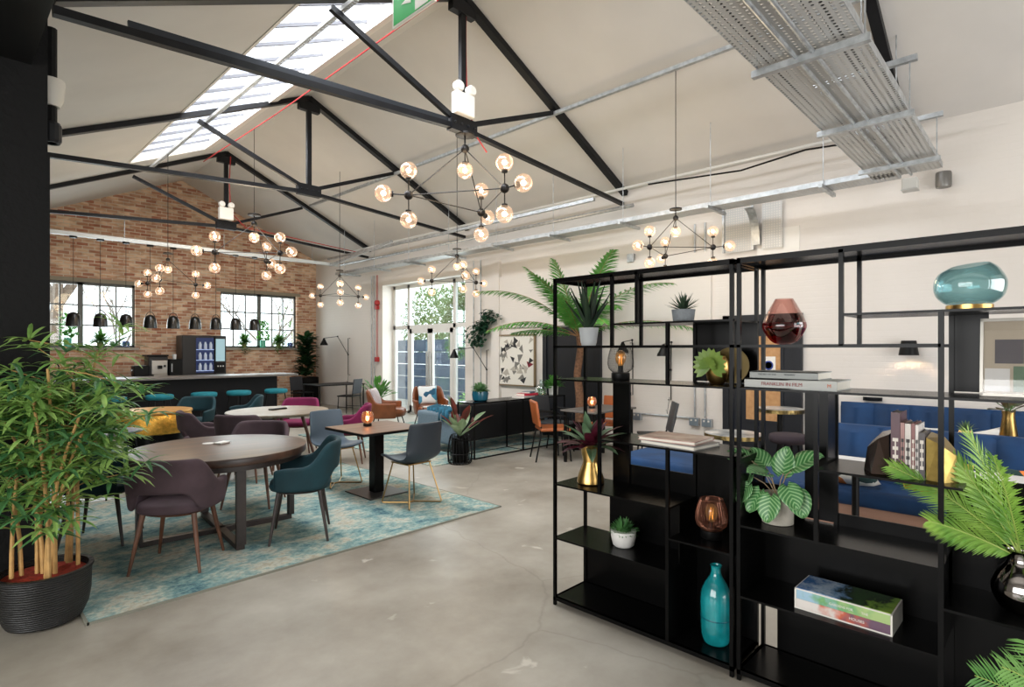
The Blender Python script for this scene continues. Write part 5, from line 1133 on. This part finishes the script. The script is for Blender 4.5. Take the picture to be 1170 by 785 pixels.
text_mesh('spine_text', 'THE ART OF THE', .011, M('grey_ink', (90, 94, 96), .6), b1_, (-.07, -.1115, .022), (PI/2, 0, 0)); text_mesh('spine_text', 'MODERN', .011, MT['grey_ink'], b1_, (.03, -.1115, .022), (PI/2, 0, 0))
t = thing('glass_bowl', 'rounded pale teal glass bowl on a brass ring, top of the right unit', 'bowl', (MXc, .235, 1.754)); obj('brass_ring', La([(.074, 0), (.076, .002), (.076, .022), (.071, .022), (.071, 0)], 40, close=True), brass, t, smooth=True)
b = La(cr_([(.05, .020), (.09, .028), (.125, .055), (.138, .092), (.134, .125), (.112, .158), (.078, .180)])+cr_([(.076, .178), (.109, .155), (.130, .124), (.134, .092), (.121, .057), (.086, .031)]), 56, close=True)
for v in b.verts:
    v.co.x *= .84; v.co.y *= .84
    if v.co.z > .15: v.co.z += v.co.y*-.12*(v.co.z-.15)/.03
obj('bowl', b, glassmat('teal_glass', (222, 240, 242), .04), t, smooth=True)
# leaning framed print
t = thing('leaning_print', 'framed abstract print leaning on the right unit', 'picture', (2.90, .045, 1.415)); 
PR = math.radians(-10)
def lean(o): o.rotation_euler = (0, math.radians(8), 0); return o
b = nb()
for a in ((-.16, .16, 0, .012), (-.16, .16, .298, .31), (-.16, -.15, 0, .31), (.15, .16, 0, .31)): bx(b, -.008, .012, *a)
lean(obj('frame', b, M('silver_frame', (170, 166, 158), .35, .6), t)); lean(obj('sheet', box(0, .01, -.15, .15, .012, .298), M('taupe_paper', (176, 164, 146), .9, spec=.1), t)); lean(obj('glass_front', box(-.004, -.003, -.15, .15, .012, .298), glassmat('frame_glass', (255, 255, 255), .04), t))
for n_, a, c in (('dark_square', (.03, .115, .13, .225), (74, 70, 76)), ('green_square', (-.08, .06, .02, .12), (86, 112, 88)), ('navy_square', (-.12, -.02, .255, .295), (34, 46, 70)), ('pale_corner', (.07, .145, .02, .11), (206, 204, 200))): lean(obj(n_, box(-.002, -.0005, *a), M('p_'+n_, c, .7), t))
tx = text_mesh('print_text', 'OTIK IC', .028, wireblk, t, (-.012, -.0, .185), (PI/2, PI/2, -PI/2)); tx.location = (.022, .002, .165); tx.rotation_euler = (PI/2, -PI/2+.14, -PI/2)
# upright books and faceted bookends
cols = [((70, 30, 44), .265, .032), ((150, 110, 104), .225, .014), ((196, 190, 182), .222, .020), ((120, 70, 66), .225, .012), ((206, 200, 194), .22, .010), ((58, 50, 50), .19, .020)]
y = .482
ul = ['tallest plum-coloured book standing leftmost between the bookends', 'thin dusty pink book second from the left', 'cream book with dark lettering standing third from the left', 'slim rust book standing fourth from the left', 'slim pale book standing fifth from the left', 'short dark book standing beside the gold bookend']
for (c, h, w_), lab in zip(cols, ul):
    t = thing('upright_book', lab, 'book', (2.86, y-w_/2, 1.072), 0, 'books standing between the gold bookends'); cm = M('spine_%d_%d' % (c[0], c[1]), c, .4, var=.1, vs=20)
    b = nb(); bx(b, -.075, .075, -w_/2, -w_/2+.002, 0, h); bx(b, -.075, .075, w_/2-.002, w_/2, 0, h); bx(b, -.077, -.073, -w_/2, w_/2, 0, h); obj('cover', b, cm, t); obj('pages', box(-.072, .072, -w_/2+.002, w_/2-.002, .003, h-.005), M('old_pages', (206, 198, 184), .9), t)
    b = nb(); [bx(b, -.079, -.0775, -w_*.3, w_*.3, z, z+.014) for z in (.04, .075, .11, .145) if z < h-.03]; bx(b, -.0785, -.0775, -w_*.08, w_*.08, .04, .15); obj('spine_print', b, M('spine_print_%d' % c[0], (214, 206, 196) if sum(c) < 350 else (50, 44, 44), .6), t); y -= w_+.0015
def bookend(label, yy, sg, mat):
    t = thing('bookend', label, 'bookend', (2.86, yy, 1.072), 0, 'faceted metal bookends'); b = nb(); d = sg*.75
    A = [b.verts.new(p) for p in ((-.07, 0, 0), (.07, 0, 0), (-.07, 0, .17), (.07, 0, .18))]; B_ = [b.verts.new(p) for p in ((-.09, d*.08, 0), (.08, d*.09, 0), (-.06, d*.05, .15), (.06, d*.06, .165))]; D_ = [b.verts.new(p) for p in ((-.02, d*.135, 0), (.05, d*.13, 0), (-.01, d*.12, .10), (.04, d*.11, .12))]
    for f in ((A[0], A[1], A[3], A[2]), (A[0], A[2], B_[2], B_[0]), (A[1], B_[1], B_[3], A[3]), (A[2], A[3], B_[3], B_[2]), (B_[0], B_[2], D_[2], D_[0]), (B_[1], D_[1], D_[3], B_[3]), (B_[2], B_[3], D_[3], D_[2]), (D_[0], D_[2], D_[3], D_[1]), (A[0], B_[0], D_[0], D_[1], B_[1], A[1])): b.faces.new(f)
    obj('body', b, mat, t); obj('foot', box(-.06, .06, min(0, d*.1), max(0, d*.1), 0, .003), mat, t); return t
bookend('dark bronze faceted bookend left of the standing books', .490, 1, M('bronze', (74, 62, 56), .22, .9)); bookend('gold faceted bookend right of the standing books', y-.002, -1, M('leaf_gold', (150, 128, 70), .35, .9, var=.15, vs=30))
# calathea
t = thing('calathea_plant', 'round-leaved striped plant in a pale concrete pot on the right unit', 'plant', (MXc, .965, .752)); obj('pot', La([(.066, 0), (.071, .003), (.073, .14), (.072, .143), (.063, .143)], 40), concp, t, smooth=True); obj('soil', La([(.063, .12), (.063, .123)], 24), soil, t)
sm_ = bpy.data.materials.new('striped_leaf'); sm_.use_nodes = True; N, L = nodes(sm_); b_ = N['Principled BSDF']; b_.inputs['Roughness'].default_value = .4
tc = N.new('ShaderNodeTexCoord'); sp = N.new('ShaderNodeSeparateXYZ'); L.new(tc.outputs['UV'], sp.inputs[0]); ab = N.new('ShaderNodeMath'); ab.operation = 'ABSOLUTE'; L.new(sp.outputs['X'], ab.inputs[0]); sb_ = N.new('ShaderNodeMath'); sb_.operation = 'MULTIPLY_ADD'; sb_.inputs[1].default_value = -.45; L.new(ab.outputs[0], sb_.inputs[0]); L.new(sp.outputs['Y'], sb_.inputs[2])
mu = N.new('ShaderNodeMath'); mu.operation = 'MULTIPLY'; mu.inputs[1].default_value = 40; L.new(sb_.outputs[0], mu.inputs[0]); sn = N.new('ShaderNodeMath'); sn.operation = 'SINE'; L.new(mu.outputs[0], sn.inputs[0]); r = N.new('ShaderNodeValToRGB'); r.color_ramp.elements[0].position = .1; r.color_ramp.elements[1].position = .8; r.color_ramp.elements[0].color = lin((60, 118, 62)); r.color_ramp.elements[1].color = lin((138, 178, 124)); L.new(sn.outputs[0], r.inputs[0]); L.new(r.outputs[0], b_.inputs['Base Color'])
def roundleaf(bm, uvl, c, d, nrm, s):
    d = Vector(d).normalized(); nrm = Vector(nrm); side = d.cross(nrm).normalized(); nrm = side.cross(d).normalized(); n = 8; pr_ = None
    for i in range(n+1):
        t_ = i/n; hw = s*.46*math.sin(PI*min(.985, max(.03, t_**.8)))**.55; row = []
        for j in range(-3, 4):
            u = j/3; p = Vector(c)+d*s*(t_-.1*(1-t_)*abs(u)*1.5)+side*hw*u+nrm*(.12*s*abs(u)-.25*s*t_*t_); row.append((bm.verts.new(p), (u, t_)))
        if pr_:
            for j in range(6):
                q = (pr_[j], pr_[j+1], row[j+1], row[j]); f = bm.faces.new([z[0] for z in q]); 
                for lp, z in zip(f.loops, q): lp[uvl].uv = z[1]
        pr_ = row
b = nb(); uvl = b.loops.layers.uv.new('UVMap'); st = nb()
for (x, yy, z), d, s in (((-.09, .05, .16), (-.35, .3, -.6), .115), ((-.12, -.01, .15), (-.5, .05, -.9), .12), ((-.05, .11, .22), (-.2, .6, -.5), .12), ((-.08, -.07, .2), (-.4, -.4, -.5), .115), ((-.02, .14, .30), (-.2, .5, .1), .11), ((.02, -.02, .24), (-.1, -.1, .9), .13), ((.0, -.08, .28), (-.1, -.5, .4), .14), ((-.06, -.10, .18), (-.3, -.4, -.9), .12), ((.03, .07, .26), (.1, .5, .5), .12), ((-.06, .03, .24), (-.5, .2, .2), .12), ((-.10, .10, .18), (-.4, .5, -.8), .10)):
    roundleaf(b, uvl, (x, yy, z), d, (-.6, 0, .8), s); tube(st, [(0, 0, .12), (x*.5, yy*.5, z*.85), (x, yy, z)], .0025, 5)
obj('leaves', b, sm_, t, smooth=2, mods=(('SOLIDIFY', dict(thickness=.0015)),)); obj('stems', st, M('pale_stem', (150, 130, 100), .6), t)
# landscape box set
t = thing('box_set', 'two-volume boxed book set with landscape covers on the right unit', 'book set', (2.86, .66, .41), math.radians(-91)); 
pm = bpy.data.materials.new('landscape_cover'); pm.use_nodes = True; N, L = nodes(pm); b_ = N['Principled BSDF']; b_.inputs['Roughness'].default_value = .25
tc = N.new('ShaderNodeTexCoord'); n = N.new('ShaderNodeTexNoise'); n.inputs['Scale'].default_value = 9; n.inputs['Detail'].default_value = 8; n.inputs['Roughness'].default_value = .7; L.new(tc.outputs['Object'], n.inputs[0]); sp = N.new('ShaderNodeSeparateXYZ'); L.new(tc.outputs['Object'], sp.inputs[0])
ma = N.new('ShaderNodeMath'); ma.operation = 'MULTIPLY_ADD'; ma.inputs[1].default_value = 2.0; L.new(sp.outputs['X'], ma.inputs[0]); L.new(n.outputs[0], ma.inputs[2]); r = N.new('ShaderNodeValToRGB'); cr = r.color_ramp; cr.elements[0].position = .12; cr.elements[0].color = lin((58, 110, 170)); cr.elements[1].position = .95; cr.elements[1].color = lin((150, 180, 70))
for p, c in ((.3, (186, 206, 226)), (.42, (110, 150, 190)), (.5, (24, 44, 28)), (.62, (48, 84, 36)), (.7, (20, 34, 22)), (.78, (120, 160, 60))): e = cr.elements.new(p); e.color = lin(c)
L.new(ma.outputs[0], r.inputs[0]); L.new(r.outputs[0], b_.inputs['Base Color'])
def stripmat(name, a, c, d):
    m = bpy.data.materials.new(name); m.use_nodes = True; N, L = nodes(m); p = N['Principled BSDF']; p.inputs['Roughness'].default_value = .35; tc = N.new('ShaderNodeTexCoord'); sp = N.new('ShaderNodeSeparateXYZ'); L.new(tc.outputs['Object'], sp.inputs[0]); n = N.new('ShaderNodeTexNoise'); n.inputs['Scale'].default_value = 20; L.new(tc.outputs['Object'], n.inputs[0])
    q = N.new('ShaderNodeMath'); q.operation = 'MULTIPLY_ADD'; q.inputs[1].default_value = 2.4; L.new(sp.outputs['X'], q.inputs[0]); L.new(n.outputs[0], q.inputs[2]); r = N.new('ShaderNodeValToRGB'); r.color_ramp.elements[0].position = .2; r.color_ramp.elements[0].color = lin(a); r.color_ramp.elements[1].position = .8; r.color_ramp.elements[1].color = lin(d); e = r.color_ramp.elements.new(.5); e.color = lin(c); L.new(q.outputs[0], r.inputs[0]); L.new(r.outputs[0], p.inputs['Base Color']); return m
obj('slipcase', (lambda b: (bx(b, -.19, .19, -.10, .10, 0, .006), bx(b, .183, .19, -.10, .10, .006, .092), bx(b, -.19, -.183, -.10, .10, .006, .092), bx(b, -.183, .183, .094, .10, .006, .092), b)[-1])(nb()), white, t)
obj('lower_volume', box(-.182, .182, -.099, .093, .0065, .045), stripmat('spine_red', (226, 220, 214), (206, 104, 74), (110, 84, 104)), t); obj('upper_volume', box(-.182, .182, -.099, .093, .046, .086), stripmat('spine_green', (160, 194, 214), (110, 168, 110), (170, 196, 130)), t); obj('top_cover', box(-.184, .184, -.095, .095, .092, .0945), pm, t); obj('case_lid', box(-.19, .19, -.10, .10, .0865, .0918), white, t)
for z, s_ in ((.026, 'VOLUME ONE'), (.066, 'VOLUME TWO')):
    pass
text_mesh('spine_text', 'GARDENS FOR', .014, white, t, (.0, -.1, .064), (PI/2, 0, 0)); text_mesh('spine_text', 'THE', .014, white, t, (.09, -.1, .062), (PI/2, 0, 0)); text_mesh('spine_text', 'HOUSES', .016, white, t, (.06, -.1, .025), (PI/2, 0, 0))
# palm in chrome vase, right end
chrome = M('smoked_chrome', (150, 146, 144), .08, 1)
t = thing('palm_vase', 'palm fronds in a round smoked mirror vase at the right edge', 'plant', (MXc, .08, .60)); obj('vase', La(cr_([(.04, 0), (.065, .015), (.088, .06), (.09, .10), (.07, .15), (.045, .19), (.042, .22), (.048, .235), (.042, .235)], 3), 44, close=True), chrome, t, smooth=True)
fb_, rb_ = nb(), nb()
for az, el, L_, dr_, ro in ((110, 50, .54, .62, 1.0), (128, 30, .36, .3, .8), (80, 74, .50, .4, .2), (165, 66, .50, .6, .5), (60, 40, .5, .6, 0), (-60, 60, .5, .7, 0), (-120, 50, .45, .7, -.5), (200, 55, .45, .8, -.3), (100, 66, .42, .4, .9)):
    a, e = math.radians(az), math.radians(el); frond(fb_, rb_, (0, 0, .2), (math.cos(a)*math.cos(e), math.sin(a)*math.cos(e), math.sin(e)), L_, .14, dr_, 46, side_droop=.1, lw=.0085, r0=.004, fwd=.6, roll=ro)
obj('fronds', fb_, palmg, t); obj('frond_stems', rb_, M('palm_rib', (160, 180, 90), .5), t)
t = thing('fern_stand', 'arching palm fern on a gold-footed black pot at the bottom right corner', 'plant', (2.42, -.16, 0)); obj('pot', La([(.09, .12), (.12, .13), (.14, .34), (.13, .35)], 30), black, t, smooth=True)
for k in range(3): a = k*2.1+.4; obj('leg', T([(.10*math.cos(a), .10*math.sin(a), .3), (.13*math.cos(a), .13*math.sin(a), 0)], .008, 8), goldm, t)
fb_, rb_ = nb(), nb()
for az, el, L_, dr_, ro in ((112, 66, .42, 1.3, .7), (150, 60, .42, 1.5, .6), (90, 50, .40, 1.0, .9), (190, 60, .40, 1.2, 0), (60, 65, .4, 1, .3), (130, 78, .45, .8, .5), (-60, 60, .4, 1, 0), (240, 60, .4, 1, 0), (100, 30, .34, .6, .9)):
    a, e = math.radians(az), math.radians(el); frond(fb_, rb_, (0, 0, .33), (math.cos(a)*math.cos(e), math.sin(a)*math.cos(e), math.sin(e)), L_, .17, dr_, 36, side_droop=.25, lw=.008, r0=.004, roll=ro)
obj('fronds', fb_, leafmat('fern_light', (130, 178, 96), (82, 140, 66)), t); obj('frond_stems', rb_, MT['palm_rib'], t)

# ================================================================ BAMBOO PLANT, LEFT FOREGROUND
t = thing('bamboo_plant', 'large leafy bamboo plant in a ribbed black pot, left foreground', 'plant', (.47, 4.28, 0))
potb = M('ribbed_black_pot', (20, 20, 20), .5); N, L = nodes(potb); tc = N.new('ShaderNodeTexCoord'); wv = N.new('ShaderNodeTexWave'); wv.bands_direction = 'Z'; wv.inputs['Scale'].default_value = 24; wv.inputs['Distortion'].default_value = 1.6; L.new(tc.outputs['Object'], wv.inputs[0]); bp = N.new('ShaderNodeBump'); bp.inputs['Strength'].default_value = .7; bp.inputs['Distance'].default_value = .01; L.new(wv.outputs[0], bp.inputs['Height']); L.new(bp.outputs[0], N['Principled BSDF'].inputs['Normal'])
obj('pot', La([(.15, 0), (.18, .012), (.21, .08), (.222, .16), (.225, .28), (.235, .30), (.233, .31), (.21, .31), (.20, .25)], 56, close=True), potb, t, smooth=True); obj('soil', La([(.20, .265), (.20, .275)], 40), M('red_clay_pebbles', (150, 44, 24), .9, var=.3, vs=40, bump=.6, bs=60), t)
cn, fo, fo2 = nb(), nb(), nb(); rr = random.Random(77)
tips = []
for i in range(15):
    a = rr.uniform(0, 2*PI); r0 = rr.uniform(.02, .17); p0 = Vector((math.cos(a)*r0, math.sin(a)*r0, .29)); h = rr.uniform(.7, 1.3); lx, ly = rr.uniform(-.14, .14)+math.cos(a)*.1, rr.uniform(-.14, .14)+math.sin(a)*.1
    pts = [p0+Vector((lx*u*u, ly*u*u, h*u)) for u in (0, .2, .4, .6, .8, 1)]; tube(cn, pts, .0115, 8, .007); tips.append(pts)
    for k in range(5): q = p0+(pts[1]-p0)*0; 
for pts in tips:
    for k in range(19):
        u = rr.uniform(.3, 1.05)**.85 if k > 3 else 1; i = max(0, min(4, int(u*5))); base = pts[i]+(pts[min(5, i+1)]-pts[i])*(u*5-i)
        a = rr.uniform(0, 2*PI); rch = rr.uniform(.05, .42)*(1-.2*abs(u-.6)); e = rr.uniform(-.3, .9); d = Vector((math.cos(a)*math.cos(e), math.sin(a)*math.cos(e), math.sin(e))); c = base+d*rch
        if c.x < -.9: continue
        tube(cn if rr.random() < .2 else fo, [base, (base+c)/2+Vector((0, 0, .02)), c], .003, 4)
        m = rr.choice((6, 7, 8)); tgt = fo if rr.random() < .6 else fo2; ph = rr.uniform(0, 6)
        for j in range(m):
            aa = ph+2*PI*j/m; ee = rr.uniform(-.15, .6); dd = Vector((math.cos(aa)*math.cos(ee), math.sin(aa)*math.cos(ee), math.sin(ee)))+d*.45
            leaf(tgt, c, dd, rr.uniform(.13, .22), .026, rr.uniform(.6, 1.3), 4, .25, w0=.12)
obj('canes', cn, bamboo, t, smooth=True); obj('light_leaves', fo, leafmat('bamboo_leaf', (158, 190, 104), (96, 142, 70)), t); obj('dark_leaves', fo2, leafmat('bamboo_leaf_dark', (84, 134, 78), (44, 90, 54)), t)
